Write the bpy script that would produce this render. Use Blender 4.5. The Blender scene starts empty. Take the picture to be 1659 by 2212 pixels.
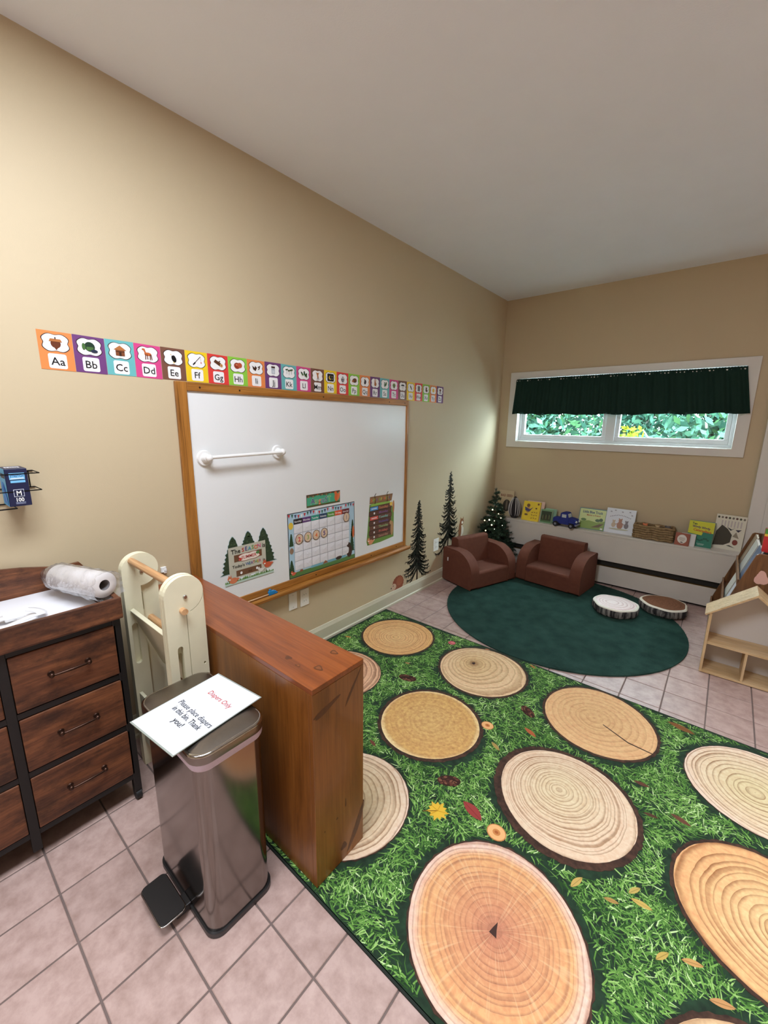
import bpy, bmesh, math, random
import numpy as np
from mathutils import Matrix, Vector
random.seed(7); RNG = np.random.default_rng(7)
SC = bpy.context.scene
COL = SC.collection
PI = math.pi

# ------------------------------------------------------------------ camera
cam = bpy.data.cameras.new('camera'); camo = bpy.data.objects.new('camera', cam); COL.objects.link(camo)
cam.sensor_fit = 'VERTICAL'; cam.sensor_height = 36.0; cam.sensor_width = 27.0
cam.lens = 888.01 * 36.0 / 2212.0
cam.clip_start = 0.02; cam.clip_end = 200
_r = (0.76909526, 0.63899565, 0.01330539); _d = (0.14443863, -0.15349175, -0.97753658); _f = (-0.62259936, 0.75374056, -0.21034543)
camo.matrix_world = Matrix(((_r[0], -_d[0], -_f[0], 2.0), (_r[1], -_d[1], -_f[1], 0.0), (_r[2], -_d[2], -_f[2], 1.4918), (0, 0, 0, 1)))
SC.camera = camo

# ------------------------------------------------------------------ world, lights, exposure
W = bpy.data.worlds.new('overcast_sky'); SC.world = W; W.use_nodes = True
_bg = W.node_tree.nodes['Background']; _bg.inputs[0].default_value = (0.74, 0.89, 1.0, 1); _bg.inputs[1].default_value = 27.0
def area(name, loc, sx, sy, watts, color, spread=180):
    l = bpy.data.lights.new(name, 'AREA'); l.shape = 'RECTANGLE'; l.size = sx; l.size_y = sy; l.energy = watts; l.color = color; l.spread = math.radians(spread)
    o = bpy.data.objects.new(name, l); COL.objects.link(o); o.location = loc; return o
WARM = (0.91, 0.98, 1.08)
area('ceiling_light_panel', (1.20, 0.20, 2.745), 0.6, 1.2, 52, WARM)
area('ceiling_light_panel', (1.25, -1.80, 2.745), 0.6, 1.2, 26, WARM, 100)
area('ceiling_light_panel', (3.70, -1.80, 2.745), 0.6, 1.2, 26, WARM, 100)
area('ceiling_light_panel', (3.70, 0.60, 2.745), 0.6, 1.2, 34, WARM, 100)
area('ceiling_light_panel', (3.70, 2.80, 2.745), 0.6, 1.2, 12, WARM, 90)  # unseen lamp, added so floor bounce brightens the ceiling
SC.view_settings.view_transform = 'Standard'; SC.view_settings.look = 'None'
SC.view_settings.exposure = 0.27; SC.view_settings.gamma = 1.0; SC.view_settings.use_curve_mapping = False

# ------------------------------------------------------------------ helpers
def lin(c):
    c = c / 255.0
    return c / 12.92 if c <= 0.04045 else ((c + 0.055) / 1.055) ** 2.4
def S(r, g=None, b=None):
    if g is None: h = r.lstrip('#'); r, g, b = (int(h[i:i+2], 16) for i in (0, 2, 4))
    return (lin(r), lin(g), lin(b), 1.0)
MATS = {}
def _new(name):
    m = bpy.data.materials.new(name); m.use_nodes = True
    return m, m.node_tree.nodes, m.node_tree.links, m.node_tree.nodes['Principled BSDF']
def mat(name, col, rough=0.6, metal=0.0, var=0.0, vscale=6.0, bump=0.0, bscale=80.0, spec=0.5, coat=0.0, emit=None, estr=0.0, trans=0.0, sss=0.0):
    if name in MATS: return MATS[name]
    m, N, L, p = _new(name)
    p.inputs['Base Color'].default_value = col; p.inputs['Roughness'].default_value = rough; p.inputs['Metallic'].default_value = metal
    p.inputs['Specular IOR Level'].default_value = spec; p.inputs['Coat Weight'].default_value = coat
    if trans: p.inputs['Transmission Weight'].default_value = trans
    if emit: p.inputs['Emission Color'].default_value = emit; p.inputs['Emission Strength'].default_value = estr
    tc = N.new('ShaderNodeTexCoord')
    if var:
        n = N.new('ShaderNodeTexNoise'); n.inputs['Scale'].default_value = vscale; n.inputs['Detail'].default_value = 4
        L.new(tc.outputs['Object'], n.inputs['Vector'])
        r = N.new('ShaderNodeValToRGB'); e = r.color_ramp.elements
        e[0].position = 0.3; e[1].position = 0.7
        e[0].color = tuple(c * (1 - var) for c in col[:3]) + (1,); e[1].color = tuple(min(1, c * (1 + var)) for c in col[:3]) + (1,)
        L.new(n.outputs['Fac'], r.inputs['Fac']); L.new(r.outputs['Color'], p.inputs['Base Color'])
    if bump:
        n2 = N.new('ShaderNodeTexNoise'); n2.inputs['Scale'].default_value = bscale; n2.inputs['Detail'].default_value = 3
        L.new(tc.outputs['Object'], n2.inputs['Vector'])
        b = N.new('ShaderNodeBump'); b.inputs['Strength'].default_value = bump; b.inputs['Distance'].default_value = 0.01
        L.new(n2.outputs['Fac'], b.inputs['Height']); L.new(b.outputs['Normal'], p.inputs['Normal'])
    MATS[name] = m; return m
def wood(name, c_dark, c_mid, c_light, stretch=(1, 12, 12), scale=2.2, rough=0.45, knots=False, blot=0.0, fine=0.35, coat=0.0):
    """grain runs along the axis with the small stretch value (object coordinates)"""
    if name in MATS: return MATS[name]
    m, N, L, p = _new(name)
    tc = N.new('ShaderNodeTexCoord'); mp = N.new('ShaderNodeMapping'); mp.inputs['Scale'].default_value = stretch
    L.new(tc.outputs['Object'], mp.inputs['Vector'])
    n = N.new('ShaderNodeTexNoise'); n.inputs['Scale'].default_value = scale; n.inputs['Detail'].default_value = 7; n.inputs['Roughness'].default_value = 0.62; n.inputs['Distortion'].default_value = 0.5
    L.new(mp.outputs['Vector'], n.inputs['Vector'])
    r = N.new('ShaderNodeValToRGB'); e = r.color_ramp.elements
    e[0].position = 0.28; e[0].color = c_dark; e[1].position = 0.74; e[1].color = c_light
    x = e.new(0.5); x.color = c_mid
    L.new(n.outputs['Fac'], r.inputs['Fac'])
    mp2 = N.new('ShaderNodeMapping'); mp2.inputs['Scale'].default_value = tuple(s * 7 if s > 2 else s * 2 for s in stretch); L.new(tc.outputs['Object'], mp2.inputs['Vector'])
    n2 = N.new('ShaderNodeTexNoise'); n2.inputs['Scale'].default_value = scale; n2.inputs['Detail'].default_value = 3; L.new(mp2.outputs['Vector'], n2.inputs['Vector'])
    mx = N.new('ShaderNodeMix'); mx.data_type = 'RGBA'; mx.blend_type = 'MULTIPLY'; mx.inputs[0].default_value = fine
    r2 = N.new('ShaderNodeValToRGB'); r2.color_ramp.elements[0].position = 0.35; r2.color_ramp.elements[0].color = (0.35, 0.3, 0.28, 1); r2.color_ramp.elements[1].position = 0.6
    L.new(n2.outputs['Fac'], r2.inputs['Fac']); L.new(r.outputs['Color'], mx.inputs[6]); L.new(r2.outputs['Color'], mx.inputs[7])
    out = mx.outputs[2]
    if blot:
        n3 = N.new('ShaderNodeTexNoise'); n3.inputs['Scale'].default_value = 7; n3.inputs['Detail'].default_value = 5; n3.inputs['Roughness'].default_value = 0.7
        mp3 = N.new('ShaderNodeMapping'); mp3.inputs['Scale'].default_value = tuple(1.0 if s < 2 else 1.9 for s in stretch); L.new(tc.outputs['Object'], mp3.inputs['Vector']); L.new(mp3.outputs['Vector'], n3.inputs['Vector'])
        r3 = N.new('ShaderNodeValToRGB'); r3.color_ramp.elements[0].position = 0.36; r3.color_ramp.elements[0].color = (0.12, 0.10, 0.09, 1); r3.color_ramp.elements[1].position = 0.54
        L.new(n3.outputs['Fac'], r3.inputs['Fac'])
        m3 = N.new('ShaderNodeMix'); m3.data_type = 'RGBA'; m3.blend_type = 'MULTIPLY'; m3.inputs[0].default_value = blot
        L.new(out, m3.inputs[6]); L.new(r3.outputs['Color'], m3.inputs[7]); out = m3.outputs[2]
    L.new(out, p.inputs['Base Color']); p.inputs['Roughness'].default_value = rough; p.inputs['Coat Weight'].default_value = coat
    MATS[name] = m; return m
def printed(name='printed_paper', rough=0.55, sheen=0.0):
    if name in MATS: return MATS[name]
    m, N, L, p = _new(name)
    a = N.new('ShaderNodeVertexColor'); a.layer_name = 'Col'; L.new(a.outputs['Color'], p.inputs['Base Color'])
    p.inputs['Roughness'].default_value = rough
    if sheen: p.inputs['Specular IOR Level'].default_value = sheen
    MATS[name] = m; return m

class MB:
    """collects geometry for ONE mesh"""
    def __init__(s): s.v = []; s.f = []; s.sm = []; s.mi = []; s.m = 0
    def add(s, vs, fs, smooth=False):
        b = len(s.v); s.v += [tuple(v) for v in vs]
        for f in fs: s.f.append(tuple(i + b for i in f)); s.sm.append(smooth); s.mi.append(s.m)
        return s
    def box(s, x0, x1, y0, y1, z0, z1, M=None):
        vs = [Vector((x, y, z)) for z in (z0, z1) for y in (y0, y1) for x in (x0, x1)]
        if M is not None: vs = [M @ v for v in vs]
        return s.add(vs, [(0, 2, 3, 1), (4, 5, 7, 6), (0, 1, 5, 4), (2, 6, 7, 3), (0, 4, 6, 2), (1, 3, 7, 5)])
    def prism(s, poly, axis, lo, hi, holes=(), smooth=False):
        """2-D polygon extruded along axis. x:(y,z) y:(x,z) z:(x,y)"""
        def mk(p, t): return {'x': (t, p[0], p[1]), 'y': (p[0], t, p[1]), 'z': (p[0], p[1], t)}[axis]
        cap = list(poly)
        for h in holes:
            hh = list(reversed(h)) if _ccw(h) == _ccw(poly) else list(h)
            best = min(((i, j) for i in range(len(cap)) for j in range(len(hh))), key=lambda ij: (cap[ij[0]][0]-hh[ij[1]][0])**2 + (cap[ij[0]][1]-hh[ij[1]][1])**2)
            i, j = best; cap = cap[:i+1] + hh[j:] + hh[:j+1] + cap[i:]
        n = len(cap)
        s.add([mk(p, lo) for p in cap], [tuple(reversed(range(n)))]); s.add([mk(p, hi) for p in cap], [tuple(range(n))])
        for lp in [list(poly)] + [list(h) for h in holes]:
            k = len(lp); vs = [mk(p, lo) for p in lp] + [mk(p, hi) for p in lp]
            s.add(vs, [(i, (i+1) % k, k + (i+1) % k, k + i) for i in range(k)], smooth)
        return s
    def cyl(s, p0, p1, r0, r1=None, n=16, caps=True):
        r1 = r0 if r1 is None else r1
        p0 = Vector(p0); p1 = Vector(p1); d = (p1 - p0).normalized()
        a = d.orthogonal().normalized(); b = d.cross(a)
        vs = []
        for p, r in ((p0, r0), (p1, r1)):
            for k in range(n): t = 2*PI*k/n; vs.append(p + (a*math.cos(t) + b*math.sin(t))*r)
        s.add(vs, [(k, (k+1) % n, n + (k+1) % n, n + k) for k in range(n)], True)
        if caps: s.add(vs[:n], [tuple(reversed(range(n)))]); s.add(vs[n:], [tuple(range(n))])
        return s
    def tube(s, pts, r, n=8, closed=False):
        pts = [Vector(p) for p in pts]; rings = []; m = len(pts); up = None
        for i, p in enumerate(pts):
            if closed: d = (pts[(i+1) % m] - pts[i-1]).normalized()
            else: d = (pts[min(i+1, m-1)] - pts[max(i-1, 0)]).normalized()
            if up is None: up = d.orthogonal().normalized()
            a = (up - d*up.dot(d))
            a = a.normalized() if a.length > 1e-6 else d.orthogonal().normalized()
            up = a; b = d.cross(a); rr = r[i] if isinstance(r, (list, tuple)) else r
            rings.append([p + (a*math.cos(2*PI*k/n) + b*math.sin(2*PI*k/n))*rr for k in range(n)])
        return s.rings(rings, closed=closed, caps=not closed)
    def rings(s, rings, closed=False, caps=True, smooth=True):
        n = len(rings[0]); m = len(rings); vs = [v for r in rings for v in r]; fs = []
        for i in range(m if closed else m-1):
            j = (i+1) % m
            for k in range(n): fs.append((i*n+k, i*n+(k+1) % n, j*n+(k+1) % n, j*n+k))
        s.add(vs, fs, smooth)
        if caps and not closed: s.add(rings[0], [tuple(reversed(range(n)))]); s.add(rings[-1], [tuple(range(n))])
        return s
    def ball(s, c, r, n=12, m=8, sc=(1, 1, 1)):
        c = Vector(c); rs = []
        for i in range(m+1):
            t = PI*i/m; t = min(max(t, 0.02), PI-0.02)
            rs.append([c + Vector((r*sc[0]*math.sin(t)*math.cos(2*PI*k/n), r*sc[1]*math.sin(t)*math.sin(2*PI*k/n), -r*sc[2]*math.cos(t))) for k in range(n)])
        return s.rings(rs)
    def mesh(s, name, mats):
        me = bpy.data.meshes.new(name); me.from_pydata([tuple(v) for v in s.v], [], s.f)
        me.polygons.foreach_set('use_smooth', s.sm); me.polygons.foreach_set('material_index', s.mi)
        for m in (mats if isinstance(mats, (list, tuple)) else [mats]): me.materials.append(m)
        me.update(); return me
def _ccw(p): return sum(p[i-1][0]*p[i][1] - p[i][0]*p[i-1][1] for i in range(len(p))) > 0
def rrect(cx, cy, hx, hy, r, n=5):
    out = []
    for qx, qy, a0 in ((1, 1, 0), (-1, 1, 90), (-1, -1, 180), (1, -1, 270)):
        for k in range(n+1):
            a = math.radians(a0 + 90*k/n); out.append((cx + qx*(hx-r) + r*math.cos(a), cy + qy*(hy-r) + r*math.sin(a)))
    return out
def link(o, parent=None, loc=None, rz=None):
    COL.objects.link(o)
    if parent: o.parent = parent
    if loc is not None: o.location = loc
    if rz is not None: o.rotation_euler = (0, 0, rz)
    return o
def obj(name, mb, mats, parent=None, loc=None, rz=None, bevel=0, seg=2, label=None):
    me = mb.mesh(name, mats) if isinstance(mb, MB) else mb
    o = link(bpy.data.objects.new(name, me), parent, loc, rz)
    if bevel:
        b = o.modifiers.new('bevel', 'BEVEL'); b.width = bevel; b.segments = seg; b.limit_method = 'ANGLE'; b.angle_limit = math.radians(40)
    if label: o['label'] = label
    return o
def tag(o, label, cat, group=None, kind=None):
    if label: o['label'] = label
    if cat: o['category'] = cat
    if group: o['group'] = group
    if kind: o['kind'] = kind
    return o
def thing(name, label, cat, loc=(0, 0, 0), rz=0.0, group=None):
    return tag(link(bpy.data.objects.new(name, None), None, loc, rz), label, cat, group)
def struct(name, mb, mats, **k):
    o = obj(name, mb, mats, **k); o['kind'] = 'structure'; return o
def colour_layer(me, cols):
    ca = me.color_attributes.new('Col', 'FLOAT_COLOR', 'POINT'); ca.data.foreach_set('color', np.asarray(cols, dtype=np.float32).ravel())

# ---- flat print: coloured shapes on paper / plastic / cloth
_TXT = {}
def glyphs(s, bold=0.0):
    k = (s, bold)
    if k not in _TXT:
        c = bpy.data.curves.new('t', 'FONT'); c.body = s; c.size = 1.0; c.resolution_u = 2; c.offset = bold; c.fill_mode = 'FRONT'
        o = bpy.data.objects.new('t', c); me = o.to_mesh()
        vs = [(v.co.x, v.co.y) for v in me.vertices]; fs = [tuple(p.vertices) for p in me.polygons]
        o.to_mesh_clear(); bpy.data.objects.remove(o); bpy.data.curves.remove(c)
        _TXT[k] = (vs, fs)
    return _TXT[k]
class Art:
    E = 0.00025
    def __init__(s): s.v = []; s.f = []; s.c = []; s.layer = 0
    def poly(s, pts, col, up=1):
        s.layer += up; b = len(s.v)
        if not _ccw(pts): pts = list(reversed(pts))
        s.v += [(x, y, s.layer*s.E) for x, y in pts]; s.c += [col]*len(pts); s.f.append(tuple(range(b, b+len(pts)))); return s
    def ell(s, cx, cy, rx, ry, col, n=18, rot=0, up=1):
        c, d = math.cos(rot), math.sin(rot); P = []
        for k in range(n):
            t = 2*PI*k/n; x, y = rx*math.cos(t), ry*math.sin(t); P.append((cx + x*c - y*d, cy + x*d + y*c))
        return s.poly(P, col, up)
    def rect(s, x0, x1, y0, y1, col, up=1): return s.poly([(x0, y0), (x1, y0), (x1, y1), (x0, y1)], col, up)
    def rr(s, cx, cy, hx, hy, r, col, up=1): return s.poly(rrect(cx, cy, hx, hy, r, 4), col, up)
    def line(s, x0, y0, x1, y1, w, col, up=1):
        d = math.hypot(x1-x0, y1-y0) or 1; nx, ny = -(y1-y0)/d*w/2, (x1-x0)/d*w/2
        return s.poly([(x0-nx, y0-ny), (x1-nx, y1-ny), (x1+nx, y1+ny), (x0+nx, y0+ny)], col, up)
    def text(s, t, cx, cy, size, col, width=None, bold=0.0, rot=0, up=1):
        vs, fs = glyphs(t, bold); s.layer += up
        if not vs: return s
        x0 = min(v[0] for v in vs); x1 = max(v[0] for v in vs)
        sx = (width/(x1-x0)) if width else size
        b = len(s.v); c, d = math.cos(rot), math.sin(rot); mx = (x0+x1)/2
        for x, y in vs:
            X, Y = (x-mx)*sx, (y-0.36)*size; s.v.append((cx + X*c - Y*d, cy + X*d + Y*c, s.layer*s.E)); s.c.append(col)
        s.f += [tuple(i+b for i in f) for f in fs]; return s
    def build(s, name, parent=None, m=None, loc=None, rz=None, base=None, label=None):
        """base: 4x4 placing the print plane (u, v, outward)"""
        vs = s.v if base is None else [tuple(base @ Vector(v)) for v in s.v]
        me = bpy.data.meshes.new(name); me.from_pydata(vs, [], s.f); colour_layer(me, s.c); me.materials.append(m or printed()); me.update()
        return obj(name, me, None, parent, loc, rz, label=label)
def plane(o, U, V):
    U = Vector(U).normalized(); V = Vector(V).normalized(); n = U.cross(V); o = Vector(o)
    return Matrix(((U.x, V.x, n.x, o.x), (U.y, V.y, n.y, o.y), (U.z, V.z, n.z, o.z), (0, 0, 0, 1)))
LW = plane((0, 0, 0), (0, 1, 0), (0, 0, 1))          # prints on the left wall: u = y, v = z, out = +x
BK = plane((0, 0, 0), (1, 0, 0), (0, 0, 1))          # prints facing the room from the back wall: u = x, v = z, out = -y
FL = plane((0, 0, 0), (1, 0, 0), (0, 1, 0))          # prints lying on the floor

WHITE = S(240, 240, 238); BLACK = S(25, 24, 26); CREAM = S(236, 226, 200)

# ------------------------------------------------------------------ the room
RX, RY0, RY1, RZ = 5.2, -3.2, 4.408, 2.761
M_wall = mat('beige_wall_paint', S(200, 183, 151), 0.55, var=0.015, vscale=1.5, bump=0.04, bscale=220, spec=0.35)
M_ceil = mat('ceiling_paint', S(236, 240, 244), 0.85, var=0.01, bump=0.05, bscale=160)
M_trim = mat('white_trim_paint', S(222, 220, 214), 0.4, var=0.01)
M_base = mat('cream_baseboard', S(202, 196, 172), 0.45, var=0.02)
struct('wall_left', MB().box(-0.12, 0, RY0, RY1+0.12, 0, RZ), M_wall)
wx0, wx1, wz0, wz1 = 0.205, 2.02, 1.325, 1.972
b = MB(); y0, y1 = RY1, RY1+0.14
b.box(0, wx0, y0, y1, 0, RZ).box(wx1, RX, y0, y1, 0, RZ).box(wx0, wx1, y0, y1, 0, wz0).box(wx0, wx1, y0, y1, wz1, RZ)
struct('wall_back', b, M_wall)
struct('wall_right', MB().box(RX, RX+0.12, RY0, RY1+0.14, 0, RZ), M_wall)
struct('wall_front', MB().box(-0.12, RX+0.12, RY0-0.12, RY0, 0, RZ), M_wall)
struct('ceiling', MB().box(-0.12, RX+0.12, RY0-0.12, RY1+0.14, RZ, RZ+0.1), M_ceil)
# floor: grout slab with separate tiles
M_grout = mat('floor_grout', S(112, 96, 90), 0.85, var=0.1, vscale=12)
def tile_mat():
    m, N, L, p = _new('pink_ceramic_tile')
    tc = N.new('ShaderNodeTexCoord'); oi = N.new('ShaderNodeObjectInfo')
    ad = N.new('ShaderNodeVectorMath'); ad.operation = 'ADD'; sc = N.new('ShaderNodeVectorMath'); sc.operation = 'SCALE'
    L.new(oi.outputs['Location'], sc.inputs[0]); sc.inputs['Scale'].default_value = 3.7
    L.new(tc.outputs['Object'], ad.inputs[0]); L.new(sc.outputs[0], ad.inputs[1])
    n = N.new('ShaderNodeTexNoise'); n.inputs['Scale'].default_value = 16; n.inputs['Detail'].default_value = 5; n.inputs['Roughness'].default_value = 0.65; L.new(ad.outputs[0], n.inputs['Vector'])
    r = N.new('ShaderNodeValToRGB'); e = r.color_ramp.elements; e[0].position = 0.3; e[0].color = S(160, 132, 122); e[1].position = 0.62; e[1].color = S(189, 162, 153)
    L.new(n.outputs['Fac'], r.inputs['Fac'])
    h = N.new('ShaderNodeHueSaturation'); mr = N.new('ShaderNodeMapRange'); mr.inputs['To Min'].default_value = 0.94; mr.inputs['To Max'].default_value = 1.05
    L.new(oi.outputs['Random'], mr.inputs['Value']); L.new(mr.outputs[0], h.inputs['Value']); L.new(r.outputs['Color'], h.inputs['Color'])
    L.new(h.outputs['Color'], p.inputs['Base Color']); p.inputs['Roughness'].default_value = 0.38
    bp = N.new('ShaderNodeBump'); bp.inputs['Strength'].default_value = 0.06; bp.inputs['Distance'].default_value = 0.004; L.new(n.outputs['Fac'], bp.inputs['Height']); L.new(bp.outputs['Normal'], p.inputs['Normal'])
    return m
M_tile = tile_mat()
floor = struct('floor', MB().box(-0.12, RX+0.12, RY0-0.12, RY1+0.14, -0.12, -0.0035), M_grout)
PT, TX, TY, GAP = 0.1945, 0.36, 0.1425, 0.0055
def tile_into(mb, cx, cy, h):
    hx = (PT-GAP)/2; z0, z1, bv = -0.012, 0.0, 0.0018
    r = [[(cx+sx*(hx-i), cy+sy*(hx-i), z) for sx, sy in ((-1, -1), (1, -1), (1, 1), (-1, 1))] for i, z in ((0, z0), (0, z1-bv), (bv, z1))]
    vs = [v for q in r for v in q]; fs = [(i*4+k, i*4+(k+1) % 4, i*4+4+(k+1) % 4, i*4+4+k) for i in range(2) for k in range(4)] + [(8, 9, 10, 11)]
    mb.add(vs, fs)
tme = None; rest = MB()
for i in range(-3, 27):
    for j in range(-18, 22):
        cx, cy = TX + (i+0.5)*PT, TY + (j+0.5)*PT
        if cx < 0 - PT/2 or cx > RX or cy > RY1+PT/2: continue
        under = (0.14 < cx < 2.55 and 0.80 < cy < 2.32) or math.hypot(cx-1.11, cy-3.30) < 0.72 or cy > 4.27 or (cx < 0.28 and cy < 0.4) or (cx < 1.05 and 0.62 < cy < 1)
        if -0.35 < cy < 4.3 and cx < 2.55 and not under and not (cy < 0.35 and cx > 1.75) and not (cy > 2.35 and cx > 2.5):
            if tme is None:
                q = MB(); tile_into(q, 0, 0, 0); tme = q.mesh('tile', M_tile)
            obj('tile', tme, None, floor, (cx, cy, 0))
        else: tile_into(rest, cx, cy, 0)
ro = obj('tile_field', rest, M_tile, floor); ro['kind'] = 'stuff'
# baseboard on the left wall
bb = MB().prism([(0, 0), (0.014, 0), (0.014, 0.088), (0.010, 0.098), (0.007, 0.112), (0, 0.116)], 'y', 0, 1)
bb = MB(); bb.prism([(0, 0), (0.022, 0), (0.022, 0.016), (0.013, 0.022), (0.013, 0.090), (0.008, 0.104), (0.005, 0.114), (0, 0.116)], 'y', 0.46, 4.225)
struct('baseboard_left', bb, M_base)

# ------------------------------------------------------------------ window
M_vinyl = mat('white_vinyl', S(226, 230, 232), 0.35)
def glass_mat():
    m, N, L, p = _new('window_glass'); N.remove(p)
    t = N.new('ShaderNodeBsdfTransparent'); t.inputs[0].default_value = (0.93, 0.98, 0.97, 1); g = N.new('ShaderNodeBsdfGlossy'); g.inputs['Roughness'].default_value = 0.02
    lw = N.new('ShaderNodeLayerWeight'); lw.inputs[0].default_value = 0.5; pw = N.new('ShaderNodeMath'); pw.operation = 'POWER'; pw.inputs[1].default_value = 5.0; f = N.new('ShaderNodeMath'); f.operation = 'MULTIPLY_ADD'; f.inputs[1].default_value = 0.6; f.inputs[2].default_value = 0.03
    L.new(lw.outputs['Facing'], pw.inputs[0]); L.new(pw.outputs[0], f.inputs[0]); x = N.new('ShaderNodeMixShader')
    L.new(f.outputs[0], x.inputs[0]); L.new(t.outputs[0], x.inputs[1]); L.new(g.outputs[0], x.inputs[2]); L.new(x.outputs[0], N['Material Output'].inputs['Surface'])
    return m
M_glass = glass_mat()
win = struct('window_1', MB().box(wx0, wx1, 4.452, 4.535, wz0, wz0+0.03).box(wx0, wx1, 4.452, 4.535, wz1-0.03, wz1).box(wx0, wx0+0.03, 4.452, 4.535, wz0+0.03, wz1-0.03).box(wx1-0.03, wx1, 4.452, 4.535, wz0+0.03, wz1-0.03).box(1.065, 1.145, 4.445, 4.535, wz0+0.03, wz1-0.03), M_vinyl, bevel=0.003)
c = MB(); X0, X1, Z0, Z1 = 0.105, 2.10, 1.262, 2.036
c.box(X0, wx0+0.004, 4.388, RY1+0.0, Z0, Z1).box(wx1-0.004, X1, 4.388, RY1, Z0, Z1).box(wx0, wx1, 4.388, RY1, Z0, wz0+0.003).box(wx0, wx1, 4.388, RY1, wz1-0.003, Z1)
obj('casing', c, M_trim, win, bevel=0.003)
obj('sill', MB().box(wx0, wx1, RY1, 4.455, wz0-0.01, wz0+0.008), M_trim, win)
obj('reveal', MB().box(wx0-0.01, wx0+0.006, RY1, 4.455, wz0, wz1).box(wx1-0.006, wx1+0.01, RY1, 4.455, wz0, wz1).box(wx0, wx1, RY1, 4.455, wz1-0.006, wz1+0.01), M_trim, win)
for a, b_ in ((wx0+0.03, 1.065), (1.145, wx1-0.03)):
    s = MB(); z0, z1 = wz0+0.03, wz1-0.03; t = 0.042
    s.box(a, b_, 4.462, 4.505, z0, z0+t).box(a, b_, 4.462, 4.505, z1-t, z1).box(a, a+t-0.008, 4.462, 4.505, z0+t, z1-t).box(b_-t+0.008, b_, 4.462, 4.505, z0+t, z1-t)
    so = obj('sash', s, M_vinyl, win, bevel=0.003)
    obj('pane', MB().box(a+t-0.01, b_-t+0.01, 4.480, 4.484, z0+t-0.002, z1-t+0.002), M_glass, so)
# white door beside the window, at the edge of the picture
d = struct('door_1', MB().box(2.29, 3.12, 4.372, 4.404, 0.01, 2.05), M_trim, bevel=0.003)
obj('door_casing', MB().box(2.20, 2.292, 4.376, RY1, 0.0, 2.13).box(3.118, 3.21, 4.376, RY1, 0, 2.13).box(2.292, 3.118, 4.376, RY1, 2.05, 2.13), M_trim, d, bevel=0.004)
for z0, z1 in ((0.2, 0.95), (1.1, 1.9)):
    obj('door_panel', MB().box(2.42, 2.99, 4.365, 4.373, z0, z1), M_trim, d, bevel=0.004)
k = MB().cyl((2.36, 4.372, 1.0), (2.36, 4.33, 1.0), 0.012).ball((2.36, 4.315, 1.0), 0.028)
obj('door_knob', k, mat('brass_knob', S(190, 160, 90), 0.3, 1.0), d)

# ------------------------------------------------------------------ whiteboard on the left wall
M_oak = wood('oak_frame', S(120, 74, 26), S(170, 112, 46), S(192, 134, 62), (14, 1, 14), 2.4, 0.4)
M_oakv = wood('oak_frame_upright', S(120, 74, 26), S(170, 112, 46), S(192, 134, 62), (14, 14, 1), 2.4, 0.4)
M_board = mat('whiteboard_enamel', S(234, 236, 236), 0.30, spec=0.45)
BY0, BY1, BZ0, BZ1 = 0.892, 2.686, 0.490, 1.670
wb = thing('whiteboard', 'large whiteboard in an oak frame mounted on the beige wall', 'whiteboard', (0, 1.79, 0.49))
def wl(y, z): return (y-1.79, z-0.49)
def wbox(mb, x0, x1, ya, yb, za, zb): a = wl(ya, za); c_ = wl(yb, zb); return mb.box(x0, x1, a[0], c_[0], a[1], c_[1])
obj('writing_surface', wbox(MB(), 0.002, 0.012, BY0+0.03, BY1-0.015, BZ0+0.01, BZ1-0.03), M_board, wb)
obj('frame_stile', wbox(MB(), 0.002, 0.022, BY0, 0.944, BZ0, BZ1), M_oakv, wb, bevel=0.003)
obj('frame_stile', wbox(MB(), 0.002, 0.022, 2.660, BY1, BZ0, BZ1), M_oakv, wb, bevel=0.003)
obj('frame_rail', wbox(MB(), 0.002, 0.022, 0.944, 2.660, 1.629, BZ1), M_oak, wb, bevel=0.003)
obj('frame_rail', wbox(MB(), 0.002, 0.020, 0.944, 2.660, BZ0, 0.530), M_oak, wb, bevel=0.003)
tr = MB()
tr.prism([(0.003, -0.030), (0.050, -0.030), (0.066, -0.020), (0.070, -0.004), (0.066, 0.006), (0.056, 0.006), (0.052, -0.004), (0.003, 0.0)], 'y', BY0-1.79, 2.695-1.79)
obj('marker_tray', tr, M_oak, wb, bevel=0.002)
M_screw = mat('dark_screw', S(58, 34, 18), 0.5, 0.3)
for yy in (1.005, 1.215, 1.79, 2.44, 2.63):
    a = wl(yy, 1.648); obj('screw', MB().cyl((0.0215, a[0], a[1]), (0.0235, a[0], a[1]), 0.0045, n=10), M_screw, wb)
for yy in (1.70, 2.25, 2.56):
    a = wl(yy, 0.508); obj('screw', MB().cyl((0.0195, a[0], a[1]), (0.0215, a[0], a[1]), 0.0045, n=10), M_screw, wb)
# towel / grab bar stuck to the board
M_wplas = mat('white_plastic', S(240, 240, 238), 0.3)
tb = thing('towel_bar', 'white plastic suction towel bar on the whiteboard', 'towel bar', (0.012, 1.22, 1.315))
obj('bar', MB().cyl((0.058, -0.205, 0.004), (0.058, 0.225, 0.012), 0.0085, n=14), M_wplas, tb)
for yy, zz in ((-0.215, -0.002), (0.218, 0.010)):
    mt = MB().cyl((0.001, yy, zz), (0.012, yy, zz), 0.040, 0.036, 24).cyl((0.012, yy, zz), (0.040, yy, zz), 0.024, 0.017, 18).ball((0.052, yy, zz+0.003), 0.018, 14, 8)
    obj('suction_mount', mt, M_wplas, tb)
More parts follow.
